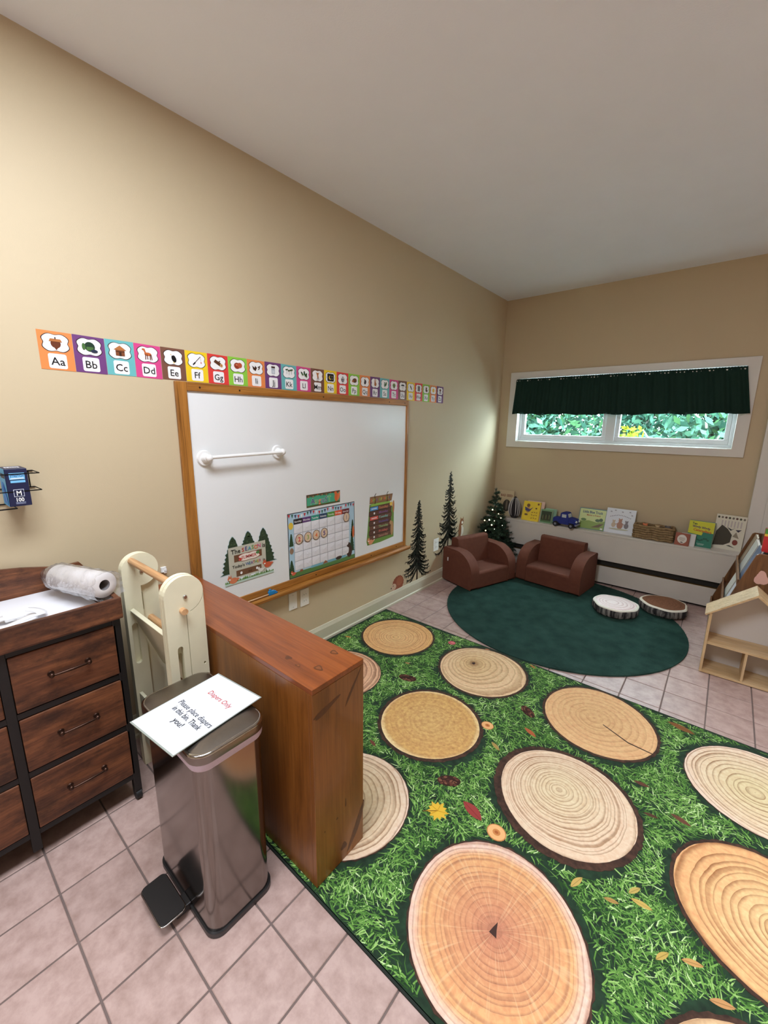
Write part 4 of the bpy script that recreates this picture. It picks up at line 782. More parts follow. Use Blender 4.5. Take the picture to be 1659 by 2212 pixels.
def ring_mat(name, c0, c1, line, freq, off, lw=0.5, grain=0.4, rays=0.0, edge=None, pith=None, seed=0, soft=0.25):
    m, N, L, p = _new(name)
    tc = N.new('ShaderNodeTexCoord'); mp = N.new('ShaderNodeMapping'); mp.inputs['Location'].default_value = (off[0], off[1], 0)
    L.new(tc.outputs['Object'], mp.inputs['Vector'])
    n = N.new('ShaderNodeTexNoise'); n.noise_dimensions = '4D'; n.inputs['W'].default_value = seed*3.1; n.inputs['Scale'].default_value = 3.2; n.inputs['Detail'].default_value = 3; L.new(tc.outputs['Object'], n.inputs['Vector'])
    d0 = N.new('ShaderNodeVectorMath'); d0.operation = 'LENGTH'; L.new(mp.outputs['Vector'], d0.inputs[0])
    dc = N.new('ShaderNodeVectorMath'); dc.operation = 'LENGTH'; L.new(tc.outputs['Object'], dc.inputs[0])
    # blend from pith-centred to outline-centred distance
    def M(op, a, b=None, v=None):
        k = N.new('ShaderNodeMath'); k.operation = op
        for i, q in enumerate((a, b)):
            if q is None: continue
            if isinstance(q, (int, float)): k.inputs[i].default_value = q
            else: L.new(q, k.inputs[i])
        return k.outputs[0]
    t_ = M('MULTIPLY', dc.outputs['Value'], 1/0.25); t_ = M('MINIMUM', t_, 1.0); t2 = M('MULTIPLY', t_, t_)
    ra = M('MULTIPLY', d0.outputs['Value'], M('SUBTRACT', 1.0, t2)); rb_ = M('MULTIPLY', dc.outputs['Value'], t2); r = M('ADD', ra, rb_)
    r = M('ADD', r, M('MULTIPLY', M('SUBTRACT', n.outputs['Fac'], 0.5), 0.045))
    nn = N.new('ShaderNodeTexNoise'); nn.noise_dimensions = '4D'; nn.inputs['W'].default_value = seed*1.7+5; nn.inputs['Scale'].default_value = 11; nn.inputs['Detail'].default_value = 4; L.new(tc.outputs['Object'], nn.inputs['Vector'])
    r = M('ADD', r, M('MULTIPLY', M('SUBTRACT', nn.outputs['Fac'], 0.5), 0.012))
    n5 = N.new('ShaderNodeTexNoise'); n5.noise_dimensions = '1D'; n5.inputs['Scale'].default_value = freq*0.42; n5.inputs['Detail'].default_value = 2; L.new(r, n5.inputs['W'])
    ph = M('ADD', M('MULTIPLY', r, freq), M('MULTIPLY', n5.outputs['Fac'], 2.6))
    fr_ = M('FRACT', ph)
    cr = N.new('ShaderNodeValToRGB'); e = cr.color_ramp.elements; e[0].position = 0.0; e[0].color = (0, 0, 0, 1); e[1].position = 1.0; e[1].color = (0, 0, 0, 1)
    k1 = e.new(max(0.02, 1-lw)); k1.color = (0, 0, 0, 1); k2 = e.new(0.97); k2.color = (1, 1, 1, 1)
    L.new(fr_, cr.inputs['Fac'])
    cm = N.new('ShaderNodeMix'); cm.data_type = 'RGBA'
    rad = N.new('ShaderNodeValToRGB'); g = rad.color_ramp.elements; g[0].position = 0.0; g[0].color = pith or c0; g[1].position = 0.97; g[1].color = edge or c1
    ga = g.new(0.25); ga.color = c0; gb = g.new(0.85); gb.color = c1
    L.new(M('MULTIPLY', r, 1/0.26), rad.inputs['Fac'])
    L.new(rad.outputs['Color'], cm.inputs[6]); cm.inputs[7].default_value = line
    n6 = N.new('ShaderNodeTexNoise'); n6.inputs['Scale'].default_value = 5; n6.inputs['Detail'].default_value = 2; L.new(tc.outputs['Object'], n6.inputs['Vector'])
    L.new(M('MULTIPLY', cr.outputs['Color'], M('MULTIPLY', n6.outputs['Fac'], 1.5*(1-soft))), cm.inputs[0])
    n7 = N.new('ShaderNodeTexNoise'); n7.inputs['Scale'].default_value = 70; n7.inputs['Detail'].default_value = 4; L.new(tc.outputs['Object'], n7.inputs['Vector'])
    mg = N.new('ShaderNodeMix'); mg.data_type = 'RGBA'; mg.blend_type = 'OVERLAY'; mg.inputs[0].default_value = grain; L.new(cm.outputs[2], mg.inputs[6]); L.new(n7.outputs['Fac'], mg.inputs[7])
    out = mg.outputs[2]
    if rays:
        sp = N.new('ShaderNodeSeparateXYZ'); L.new(mp.outputs['Vector'], sp.inputs[0]); an = M('ARCTAN2', sp.outputs[1], sp.outputs[0])
        n8 = N.new('ShaderNodeTexNoise'); n8.noise_dimensions = '2D'; cb = N.new('ShaderNodeCombineXYZ'); L.new(M('MULTIPLY', an, 9.0), cb.inputs[0]); L.new(M('MULTIPLY', r, 4.0), cb.inputs[1]); L.new(cb.outputs[0], n8.inputs['Vector']); n8.inputs['Scale'].default_value = 2.0; n8.inputs['Detail'].default_value = 3
        rr2 = N.new('ShaderNodeValToRGB'); rr2.color_ramp.elements[0].position = 0.56; rr2.color_ramp.elements[1].position = 0.70
        L.new(n8.outputs['Fac'], rr2.inputs['Fac']); mr = N.new('ShaderNodeMix'); mr.data_type = 'RGBA'; L.new(M('MULTIPLY', rr2.outputs['Color'], rays), mr.inputs[0]); L.new(out, mr.inputs[6]); mr.inputs[7].default_value = S(238, 206, 160); out = mr.outputs[2]
    L.new(out, p.inputs['Base Color']); p.inputs['Roughness'].default_value = 0.85; p.inputs['Specular IOR Level'].default_value = 0.2
    return m
RM = {'amber': ring_mat('amber_rings', S(228, 182, 126), S(222, 170, 114), S(146, 94, 56), 62, (0.0, 0.02), 0.5, seed=1, edge=S(226, 178, 112)),
      'pale': ring_mat('pale_rings', S(216, 180, 132), S(226, 192, 150), S(150, 104, 66), 40, (0.08, -0.04), 0.55, seed=2, pith=S(120, 84, 50)),
      'ringed': ring_mat('bold_rings', S(206, 150, 112), S(222, 176, 140), S(104, 58, 40), 42, (0.03, 0.0), 0.6, seed=3, soft=0.05),
      'gold': ring_mat('gold_rings', S(208, 166, 106), S(206, 160, 98), S(176, 126, 72), 34, (0.0, 0.0), 0.5, seed=4, edge=S(238, 212, 158), soft=0.5, grain=0.6),
      'tan': ring_mat('tan_rings', S(216, 172, 122), S(224, 178, 128), S(174, 124, 82), 36, (0.02, 0.0), 0.5, seed=5, soft=0.45),
      'cream': ring_mat('cream_rings', S(226, 204, 166), S(228, 200, 170), S(156, 112, 78), 78, (0.03, -0.03), 0.55, seed=6, soft=0.1),
      'wide': ring_mat('wide_rings', S(220, 200, 156), S(230, 204, 172), S(140, 92, 54), 46, (0.02, 0.02), 0.42, seed=7, soft=0.0, edge=S(232, 206, 182)),
      'pink': ring_mat('pink_rings', S(206, 142, 106), S(224, 168, 116), S(158, 100, 76), 62, (0.0, 0.0), 0.45, seed=8, rays=0.3, pith=S(176, 112, 90), edge=S(228, 196, 176), soft=0.3),
      'orange': ring_mat('orange_rings', S(232, 192, 138), S(228, 176, 122), S(150, 94, 56), 52, (-0.03, 0.02), 0.55, seed=9, soft=0.05)}
M_bark = mat('bark_print', S(66, 42, 30), 0.95, var=0.55, vscale=50)
for k, (x, y, r, kind) in enumerate(SL):
    rnd = random.Random(k*7+1); ph = [rnd.uniform(0, 6.28) for _ in range(6)]
    def prof(rad, jag): return [(rad*(1+0.015*math.sin(2*u+ph[0])+0.010*math.sin(3*u+ph[1])+jag*math.sin(23*u+ph[2])*math.sin(7*u+ph[3])+jag*.7*math.sin(41*u+ph[4]))*math.cos(u), rad*(1+0.015*math.sin(2*u+ph[0])+0.010*math.sin(3*u+ph[1])+jag*math.sin(23*u+ph[2])*math.sin(7*u+ph[3])+jag*.7*math.sin(41*u+ph[4]))*math.sin(u)) for u in [2*PI*q/120 for q in range(120)]]
    bw = {'cream': 0.024, 'gold': 0.018, 'pale': 0.013, 'tan': 0.013, 'orange': 0.012, 'amber': 0.012, 'wide': 0.004, 'ringed': 0.004, 'pink': 0.006}.get(kind, 0.010)
    bo = obj('bark_ring', MB().prism(prof(r, 0.010), 'z', RUZ-0.002, RUZ+0.0010), M_bark, rug, (x, y, 0))
    fo = obj('log_face', MB().prism(prof(r-bw, 0.002), 'z', RUZ-0.001, RUZ+0.0014), RM[kind], bo, (0.0 if kind != 'cream' else 0.004, 0.0 if kind != 'cream' else 0.006, 0))
    if kind == 'pink': fo.parent = bo; obj('pith_mark', MB().prism([(-0.012, -0.014), (0.012, -0.016), (0.004, 0.004), (-0.002, 0.026), (-0.008, 0.004)], 'z', RUZ, RUZ+0.0018), mat('dark_pith', S(62, 38, 30), 0.9), bo)
    if kind == 'tan' and y > 2: obj('crack', MB().prism([(0.03, -0.02), (0.15, -0.075), (0.26, -0.012-0.07), (0.258, -0.088), (0.15, -0.083), (0.028, -0.025)], 'z', RUZ, RUZ+0.0018), mat('dark_crack', S(66, 44, 30), 0.9), bo)
    if kind == 'pale' and y > 2: obj('pith_mark', MB().prism(blob(-0.075, 0.035, 0.010, 0.012, seed=4), 'z', RUZ, RUZ+0.0018), MATS.get('dark_pith') or mat('dark_pith', S(62, 38, 30), 0.9), bo)
# printed grass blades
NB = 62000
px = RNG.uniform(RUX0+0.02, RUX1-0.02, NB); py = RNG.uniform(RUY0+0.015, RUY1-0.02, NB)
keep = np.ones(NB, bool)
for x, y, r, kd in SL: keep &= (px-x)**2 + (py-y)**2 > (r+0.012+0.014*RNG.random(NB))**2
keep &= ~((px < 1.15) & (py > 0.70) & (py < 0.89))
px, py = px[keep], py[keep]; n = len(px)
fieldang = 2.2*np.sin(px*9+1.3*np.sin(py*11)) + 2.0*np.cos(py*8.0+px*5) + RNG.normal(0, 0.8, n)
ln = RNG.uniform(0.018, 0.055, n); wd = RNG.uniform(0.0011, 0.0026, n); bend = RNG.normal(0, 0.4, n)
ux, uy = np.cos(fieldang), np.sin(fieldang); vx, vy = np.cos(fieldang+bend), np.sin(fieldang+bend)
z = RUZ + 0.0002 + 0.0006*RNG.random(n)
V = np.zeros((n, 5, 3), np.float32)
mx_, my_ = px+ux*ln*.5, py+uy*ln*.5; tx_, ty_ = mx_+vx*ln*.5, my_+vy*ln*.5
V[:, 0] = np.c_[px-uy*wd, py+ux*wd, z]; V[:, 1] = np.c_[px+uy*wd, py-ux*wd, z]; V[:, 2] = np.c_[mx_+uy*wd*.9, my_-ux*wd*.9, z]; V[:, 3] = np.c_[tx_, ty_, z]; V[:, 4] = np.c_[mx_-uy*wd*.9, my_+ux*wd*.9, z]
np.clip(V[:, :, 0], RUX0+0.007, RUX1-0.007, out=V[:, :, 0]); np.clip(V[:, :, 1], RUY0+0.009, RUY1-0.007, out=V[:, :, 1])
me = bpy.data.meshes.new('grass_print'); me.vertices.add(n*5); me.vertices.foreach_set('co', V.ravel())
me.loops.add(n*5); me.polygons.add(n); me.loops.foreach_set('vertex_index', np.arange(n*5, dtype=np.int32)); me.polygons.foreach_set('loop_start', np.arange(0, n*5, 5, dtype=np.int32)); me.polygons.foreach_set('loop_total', np.full(n, 5, np.int32))
me.update(calc_edges=True)
GP = np.array([S(44, 76, 34), S(66, 106, 46), S(90, 134, 60), S(118, 162, 78), S(152, 190, 108), S(190, 216, 152), S(52, 92, 42)], np.float32)
clump = (np.sin(px*13+2*np.cos(py*9)) + np.cos(py*17-px*6))*0.6
gi = np.clip(np.round(RNG.normal(2.1, 1.5, n) + clump*0.7), 0, 6).astype(int)
colour_layer(me, np.repeat(GP[gi], 5, axis=0)); me.materials.append(printed('grass_pile_print', 0.9, 0.2))
go = obj('grass_print', me, None, rug); go['kind'] = 'stuff'
M_rp = printed('rug_print', 0.9, 0.2)
def on_rug(name, x, y, rot, fn):
    a = Art(); a.E = 0.0003; a.layer = 3; fn(a); o = a.build(name, rug, M_rp, base=FL); o.location = (x, y, RUZ); o.rotation_euler = (0, 0, rot)
def leaf(c, L_=0.06, w=0.016, vein=None):
    def f(a):
        P = [(L_*(k/10-.5), w*math.sin(PI*k/10)**0.8) for k in range(11)]; a.poly(P + [(x, -y*0.8) for x, y in P[::-1][1:-1]], c)
        if vein: a.line(-L_*.5, 0, L_*.5, 0, .0015, vein)
    return f
def maple(c, s=0.05):
    def f(a):
        P = []
        for k in range(22): u = 2*PI*k/22; r = s*(0.62 if k % 2 else (1.0 if k % 4 == 0 else .85)); P.append((r*math.cos(u), r*math.sin(u)))
        a.poly(P, c); a.line(0, 0, -s*1.2, -s*.4, .003, S(120, 80, 30))
        for q in range(4): a.line(0, 0, s*.8*math.cos(q*1.3), s*.8*math.sin(q*1.3), .0015, S(190, 140, 30))
    return f
def cone(s=0.05):
    def f(a):
        rnd = random.Random(int(s*1e4)); a.ell(0, 0, s, s*.55, S(58, 36, 30))
        for q in range(26): u = rnd.uniform(-.85, .85); v = rnd.uniform(-.6, .6)*(1-u*u)**.5; a.ell(u*s, v*s*.8, s*.16, s*.09, (S(104, 62, 48), S(78, 46, 38), S(128, 84, 64))[q % 3], n=8, rot=rnd.uniform(-.6, .6), up=0 if q % 6 else 1)
    return f
def shroom(s=0.032):
    def f(a): a.ell(0, 0, s, s*.92, S(196, 130, 76)); a.ell(0, 0, s*.9, s*.82, S(232, 178, 120)); a.ell(0, 0, s*.4, s*.36, S(200, 130, 74)); a.ell(0, 0, s*.2, s*.16, S(170, 96, 52))
    return f
on_rug('berry_print', 0.715, 2.315, 0, lambda a: (a.ell(0, 0, .026, .024, S(196, 92, 100)), a.ell(.004, .006, .014, .012, S(214, 120, 120))))
on_rug('pine_cone_print', 0.722, 1.789, 0.3, cone(0.055)); on_rug('pine_cone_print', 1.382, 1.969, -0.6, cone(0.048)); on_rug('pine_cone_print', 1.288, 1.321, 0.6, cone(0.050))
on_rug('mushroom_print', 1.265, 1.734, 0, shroom(0.031)); on_rug('mushroom_print', 1.541, 1.239, 0, shroom(0.036))
on_rug('maple_leaf_print', 1.326, 1.171, 0.4, maple(S(222, 178, 60), 0.046)); on_rug('red_leaf_print', 1.430, 1.260, -0.3, leaf(S(150, 62, 58), 0.10, 0.024, S(110, 40, 40)))
for q, (x, y, ro_, c_, L_) in enumerate(((1.447, 1.828, -.4, S(178, 96, 60), .075), (1.355, 1.631, -.5, S(170, 140, 80), .06), (1.819, 1.252, 1.2, S(196, 164, 92), .06), (1.972, 1.348, 1.0, S(190, 164, 90), .05), (1.920, 1.266, .3, S(176, 140, 80), .045), (1.996, 1.317, .1, S(198, 168, 90), .06), (2.064, 1.204, 1.0, S(190, 160, 84), .05), (2.132, 1.241, .4, S(196, 150, 90), .055), (2.199, 1.187, .4, S(190, 140, 90), .06), (2.018, 2.358, -.2, S(128, 84, 48), .12), (1.921, 1.840, .1, S(104, 66, 50), .06), (1.973, 1.696, .2, S(90, 62, 46), .05), (2.065, 1.749, -.2, S(110, 70, 54), .07), (0.629, 1.913, .2, S(176, 116, 80), .035), (0.115, 1.901, .3, S(200, 140, 70), .05), (0.901, 1.269, -.3, S(120, 70, 56), .05), (1.249, 2.40, -.4, S(170, 110, 60), .05), (0.94, 2.40, .4, S(190, 120, 84), .035))):
    on_rug('fallen_leaf_print', x, y, ro_, leaf(c_, L_, L_*.18, tuple(v*.6 for v in c_[:3]) + (1,)))

# ------------------------------------------------------------------ round green rug
RCX, RCY, RCR = 1.105, 3.314, 0.882
gr = thing('round_rug', 'round dark green shaggy rug in front of the brown chairs', 'rug', (RCX, RCY, 0))
def gm(): return mat('green_pile', S(44, 70, 62), 0.95, var=0.25, vscale=9, spec=0.1)
obj('backing', MB().cyl((0, 0, 0.0005), (0, 0, 0.010), RCR, RCR, 96), gm(), gr)
NF = 70000
rr0 = RCR*np.sqrt(RNG.random(NF)); th = RNG.uniform(0, 2*PI, NF); fx, fy = rr0*np.cos(th), rr0*np.sin(th)
sw = 2.5*np.sin(fx*5+fy*3) + 2*np.cos(fy*6-fx*2) + RNG.normal(0, 1.0, NF)
hh = RNG.uniform(0.001, 0.0045, NF); le = RNG.uniform(0.006, 0.016, NF); w_ = RNG.uniform(0.0012, 0.0024, NF)
V = np.zeros((NF, 3, 3), np.float32)
V[:, 0] = np.c_[fx-np.sin(sw)*w_, fy+np.cos(sw)*w_, np.full(NF, .0098)]; V[:, 1] = np.c_[fx+np.sin(sw)*w_, fy-np.cos(sw)*w_, np.full(NF, .0098)]; V[:, 2] = np.c_[fx+np.cos(sw)*le, fy+np.sin(sw)*le, .010+hh]
me = bpy.data.meshes.new('shag_pile'); me.vertices.add(NF*3); me.vertices.foreach_set('co', V.ravel()); me.loops.add(NF*3); me.polygons.add(NF); me.loops.foreach_set('vertex_index', np.arange(NF*3, dtype=np.int32)); me.polygons.foreach_set('loop_start', np.arange(0, NF*3, 3, dtype=np.int32)); me.polygons.foreach_set('loop_total', np.full(NF, 3, np.int32)); me.update(calc_edges=True); me.materials.append(gm())
fo = obj('shag_pile', me, None, gr); fo['kind'] = 'stuff'

# ------------------------------------------------------------------ brown toddler sofas
M_sofa = mat('brown_microfiber', S(106, 62, 47), 0.8, var=0.08, vscale=30, bump=0.12, bscale=400, spec=0.25)
def sofa(name, label, cat, loc, rz, W_=0.60, D=0.38, aw=0.10, tagged=False):
    t = thing(name, label, cat, loc, rz, 'brown toddler seats'); hw, hd = W_/2, D/2
    def soft(o):
        for p_ in o.data.polygons: p_.use_smooth = True
        o.modifiers.new('normals', 'WEIGHTED_NORMAL'); return o
    prof = [(-hd, 0.004), (-hd, 0.15)] + [(-hd+.21-.21*math.cos(u), 0.15+.182*math.sin(u)) for u in [math.radians(6*k) for k in range(1, 16)]] + [(hd-.02, 0.331), (hd, 0.315), (hd, 0.004)]
    for s_ in (-1, 1):
        x0, x1 = (-hw, -hw+aw) if s_ < 0 else (hw-aw, hw)
        ao = soft(obj('armrest', MB().prism(prof, 'x', x0, x1, smooth=False), M_sofa, t, bevel=0.024, seg=5))
        if tagged and s_ < 0: obj('care_tag', MB().box(x0-.002, x0+.001, hd-.075, hd-.065, 0.20, 0.235), mat('white_label', S(225, 225, 225), 0.6), t)
    soft(obj('seat', MB().prism([(-hd+.004, 0.004), (-hd+.004, 0.150), (-hd+.02, 0.165), (hd-.09, 0.155), (hd-.09, 0.004)], 'x', -hw+aw+.001, hw-aw-.001), M_sofa, t, bevel=0.018, seg=5))
    soft(obj('backrest', MB().prism([(hd-.135, 0.10), (hd-.095, 0.402), (hd-.075, 0.412), (hd-.02, 0.408), (hd-.004, 0.39), (hd-.004, 0.004), (hd-.12, 0.004)], 'x', -hw+aw-.004, hw-aw+.004), M_sofa, t, bevel=0.022, seg=5))
    return t
sofa('toddler_armchair', 'brown microfiber toddler armchair against the left wall', 'armchair', (0.293, 3.535, 0.0145), math.radians(72), 0.59, 0.39, tagged=True)
sofa('toddler_armchair', 'brown microfiber toddler armchair under the ledge of books', 'armchair', (0.884, 3.944, 0.0145), math.radians(-5.7), 0.61, 0.38)

# ------------------------------------------------------------------ log slice cushions
def cushion(label, x, y, r, h, tilt, top, seed):
    t = thing('log_cushion', label, 'cushion', (x, y, 0.015), tilt, 'log slice cushions'); rnd = random.Random(seed)
    q = [(1 + 0.03*math.sin(3*u+seed) + 0.02*math.sin(7*u)) for u in [2*PI*k/72 for k in range(72)]]
    def rg(rad, z, j=0): return [Vector((rad*q[k]*(1+j*rnd.uniform(-1, 1))*math.cos(2*PI*k/72), rad*q[k]*(1+j*rnd.uniform(-1, 1))*math.sin(2*PI*k/72), z)) for k in range(72)]
    obj('bark_side', MB().rings([rg(r*.95, 0.0), rg(r, .012, .012), rg(r*1.005, h*.5, .014), rg(r, h-.012, .012), rg(r*.965, h-.001)]), BARKC, t)
    obj('wood_rim', MB().rings([rg(r*.985, h-.006), rg(r*.965, h+.001), rg(r*.92, h+.0035), rg(r*.86, h+.004)], caps=False), mat('pale_sapwood', S(240, 232, 216), 0.85), t)
    obj('ring_face', MB().rings([rg(r*.89, h+.003), rg(r*.87, h+.0045), rg(r*.5, h+.007), rg(r*.1, h+.008)]), top, t)
def barkc():
    m, N, L, p = _new('birch_bark_side'); tc = N.new('ShaderNodeTexCoord'); mp = N.new('ShaderNodeMapping'); mp.inputs['Scale'].default_value = (46, 46, 5); n = N.new('ShaderNodeTexNoise'); n.inputs['Scale'].default_value = 1.0; n.inputs['Detail'].default_value = 3
    L.new(tc.outputs['Object'], mp.inputs['Vector']); L.new(mp.outputs['Vector'], n.inputs['Vector']); r = N.new('ShaderNodeValToRGB'); e = r.color_ramp.elements; e[0].position = .42; e[0].color = S(40, 38, 40); e[1].position = .62; e[1].color = S(150, 146, 140); L.new(n.outputs['Fac'], r.inputs['Fac']); L.new(r.outputs['Color'], p.inputs['Base Color']); p.inputs['Roughness'].default_value = .9; return m
BARKC = barkc()
cushion('round cushion shaped like a pale pink log slice on the green rug', 1.470, 3.635, 0.168, 0.066, 0.3, ring_mat('cushion_rings_pale', S(252, 234, 228), S(250, 230, 226), S(196, 146, 140), 60, (0.03, 0.01), .5, seed=14, soft=.2), 1)
cushion('round cushion shaped like a dark brown log slice beside the pale one', 1.775, 3.905, 0.168, 0.066, 1.2, ring_mat('cushion_rings_dark', S(126, 82, 58), S(140, 94, 66), S(92, 56, 40), 70, (0.02, 0.0), .5, seed=15, soft=.4), 2)

# ------------------------------------------------------------------ heater cover ledge under the window
M_led = mat('ledge_paint', S(216, 210, 200), 0.45, var=0.02)
t = thing('heater_ledge', 'long off white heater cover ledge under the window', 'ledge', (0, 4.316, 0))
LX1 = 2.195; fy_ = 4.225-4.316; by_ = 4.406-4.316
obj('top_board', MB().box(0.016, LX1, fy_-.004, by_, 0.487, 0.505), M_led, t, bevel=0.002)
obj('front_panel', MB().box(0.016, LX1, fy_, fy_+.014, 0.242, 0.4865), M_led, t, bevel=0.002)
obj('lower_panel', MB().box(0.016, LX1, fy_, fy_+.012, 0.022, 0.186), M_led, t, bevel=0.002)
obj('slot_backing', MB().box(0.016, LX1, fy_+.030, fy_+.036, 0.003, 0.30), mat('dark_heater_slot', S(36, 34, 30), 0.7), t)
obj('brass_strip', MB().box(0.016, LX1, fy_+.002, fy_+.026, 0.1862, 0.192), mat('dull_brass', S(120, 96, 52), 0.4, 0.7), t)

# ------------------------------------------------------------------ things on the ledge
def book(label, x, y, z, w, h, th, cover, art=None, lean=0.2, rz=0.0, group='picture books on the window ledge', spine=None, pages=S(232, 226, 212), name='picture_book'):
    t = thing(name, label, 'book', (x, y, z), 0, group); t.rotation_euler = (-lean, 0, rz)
    cm = mat('book_cover_%02x%02x%02x' % tuple(int(255*min(1, c)) for c in cover[:3]), cover, 0.4)
    b = MB().box(-w/2, w/2, 0, 0.0022, 0, h).box(-w/2, w/2, th-0.0022, th, 0, h).box(-w/2, -w/2+0.0022, 0, th, 0, h)
    obj('cover', b, cm, t)
    obj('pages', MB().box(-w/2+0.0025, w/2-0.003, 0.0024, th-0.0024, 0.003, h-0.003), mat('page_block', pages, 0.8), t)
    if art:
        a = Art(); a.E = 0.0003; art(a, w, h); a.build('cover_print', t, printed('cover_print_gloss', 0.35), base=plane((0, -0.0001, 0), (1, 0, 0), (0, 0, 1)))
    return t
ZL = 0.5055
def A_seed(a, w, h):
    a.rect(-w/2, w/2, 0, h, S(206, 188, 152)); a.text('BAD SEED', w*.06, h*.80, .036, S(136, 84, 62), width=w*.74, bold=.03); a.ell(w*.12, h*.40, w*.24, h*.24, S(58, 50, 44)); a.ell(w*.12, h*.42, w*.06, h*.2, S(120, 108, 92))
book('cream picture book lettered BAD SEED behind the small lit tree', 0.160, 4.330, ZL, 0.185, 0.280, 0.012, S(206, 188, 152), A_seed, 0.15)
def A_yel(a, w, h):
    a.rect(-w/2, w/2, 0, h, S(236, 206, 50)); a.ell(-w*.2, h*.56, w*.12, h*.16, S(196, 150, 90)); a.ell(-w*.2, h*.78, w*.10, h*.09, S(120, 84, 50)); a.poly([(-w*.4, h*.7), (-w*.1, h*.58), (w*.1, h*.72), (-w*.1, h*.46), (-w*.34, h*.5)], S(70, 66, 110)); a.ell(-w*.26, h*.3, w*.1, h*.05, S(120, 84, 50))
    for q in range(9): a.ell(w*(.08+.13*(q % 3)), h*(.44-(q//3)*.15)+.003*(q % 2), .009, .004, S(150, 104, 30), rot=.5*(-1)**q, up=0 if q else 1)
    a.rect(w*.32, w*.42, h*.84, h*.93, S(120, 60, 40)); a.ell(w*.28, h*.66, w*.05, h*.04, S(90, 60, 50))
book('yellow picture book with a brown cat drawing beside the striped plush', 0.482, 4.262, ZL, 0.180, 0.205, 0.014, S(236, 206, 50), A_yel, 0.28)
book('pale pink picture book tucked behind the yellow one', 0.512, 4.288, ZL, 0.180, 0.210, 0.016, S(226, 196, 180), None, 0.28)
def A_grn(a, w, h):
    a.rect(-w/2, w/2, 0, h, S(120, 160, 120)); a.rect(-w*.44, w*.44, h*.08, h*.88, S(52, 66, 46)); 
    for q in range(9): a.ell(-w*.36+q*w*.09, h*(.35+.2*((q*.37) % 1)), w*.05, h*.18, (S(74, 62, 44), S(96, 110, 70), S(40, 48, 40))[q % 3], up=0 if q else 1)
    a.rect(-w*.44, w*.44, h*.08, h*.2, S(80, 112, 70))
book('small thick green board book with dark woodland cover', 0.645, 4.268, ZL, 0.118, 0.140, 0.030, S(122, 172, 130), A_grn, 0.18, rz=-0.05)
book('small green board book standing behind the woodland one', 0.672, 4.312, ZL, 0.118, 0.145, 0.022, S(150, 190, 160), None, 0.12, rz=-0.05)
def A_lbt(a, w, h):
    a.rect(-w/2, w/2, 0, h, S(70, 130, 140)); a.rect(-w*.48, w*.48, h*.02, h*.97, S(206, 220, 150)); a.poly([(-w*.48, h*.02), (w*.48, h*.02), (w*.48, h*.46), (w*.2, h*.36), (-w*.1, h*.42), (-w*.48, h*.34)], S(132, 160, 70)); a.poly([(w*.0, h*.1), (w*.3, h*.14), (w*.46, h*.34), (w*.3, h*.3)], S(104, 84, 50)); a.ell(w*.22, h*.46, w*.09, h*.07, S(70, 104, 60)); a.ell(w*.34, h*.5, w*.07, h*.08, S(60, 92, 54)); a.ell(-w*.3, h*.44, w*.1, h*.06, S(90, 124, 60))
    a.text('Little Blue Truck', 0, h*.83, .034, S(40, 70, 120), width=w*.74, bold=.02); a.text('Makes a Friend', .01, h*.68, .022, S(176, 90, 40), width=w*.5, bold=.015); a.rect(w*.36, w*.44, h*.05, h*.12, WHITE)
book('green and pale yellow picture book titled Little Blue Truck behind the plush truck', 1.068, 4.300, ZL, 0.242, 0.205, 0.012, S(70, 130, 140), A_lbt, 0.3)
def A_wht(a, w, h):
    a.rect(-w/2, w/2, 0, h, S(222, 228, 236)); 
    for q in range(13): u = q/12; a.ell(-w*.34+u*w*.68, h*(.66+.08*math.sin(PI*u)), .0055, .0028, S(96, 96, 106), rot=.6*(-1)**q, up=0 if q else 1)
    for x, s_, c_ in ((-.2, .8, S(196, 178, 150)), (.02, 1.15, S(170, 120, 92)), (.24, .85, S(120, 112, 116))): a.ell(w*x, h*.34, w*.09*s_, h*.13*s_, c_); a.ell(w*x, h*(.34+.16*s_), w*.055*s_, h*.06*s_, c_); a.ell(w*x-.01*s_, h*(.34+.22*s_), .005, .006, c_); a.ell(w*x+.01*s_, h*(.34+.22*s_), .005, .006, c_)
    a.line(-w*.14, h*.36, -w*.03, h*.42, .006, S(170, 130, 100)); a.line(w*.08, h*.42, w*.2, h*.36, .006, S(150, 120, 100)); a.ell(0, h*.18, w*.34, h*.03, S(190, 190, 160))
    for x, y in ((-.34, .86), (-.2, .92), (.05, .88), (.3, .9), (.38, .78)): a.ell(w*x, h*y, .008, .005, S(150, 150, 160))
book('white picture book with three small bears on the cover beside the basket', 1.310, 4.298, ZL, 0.242, 0.236, 0.012, S(206, 212, 222), A_wht, 0.25)
def A_sm(a, w, h): a.rect(-w/2, w/2, 0, h, S(160, 92, 74)); a.ell(0, h*.52, w*.34, h*.36, S(236, 232, 224)); a.ell(0, h*.26, w*.1, h*.04, S(60, 44, 40)); a.rect(-w*.2, w*.2, h*.60, h*.63, S(150, 116, 104)); a.rect(-w*.22, w*.22, h*.50, h*.53, S(150, 116, 104)); a.rect(-w*.16, w*.16, h*.40, h*.43, S(150, 116, 104))
book('small reddish brown board book with a white oval on its cover', 1.804, 4.236, ZL, 0.100, 0.106, 0.022, S(160, 92, 74), A_sm, 0.12, rz=-0.12)
book('small white board book just behind the reddish brown one', 1.843, 4.262, ZL, 0.100, 0.104, 0.020, S(226, 226, 224), None, 0.12, rz=-0.12)
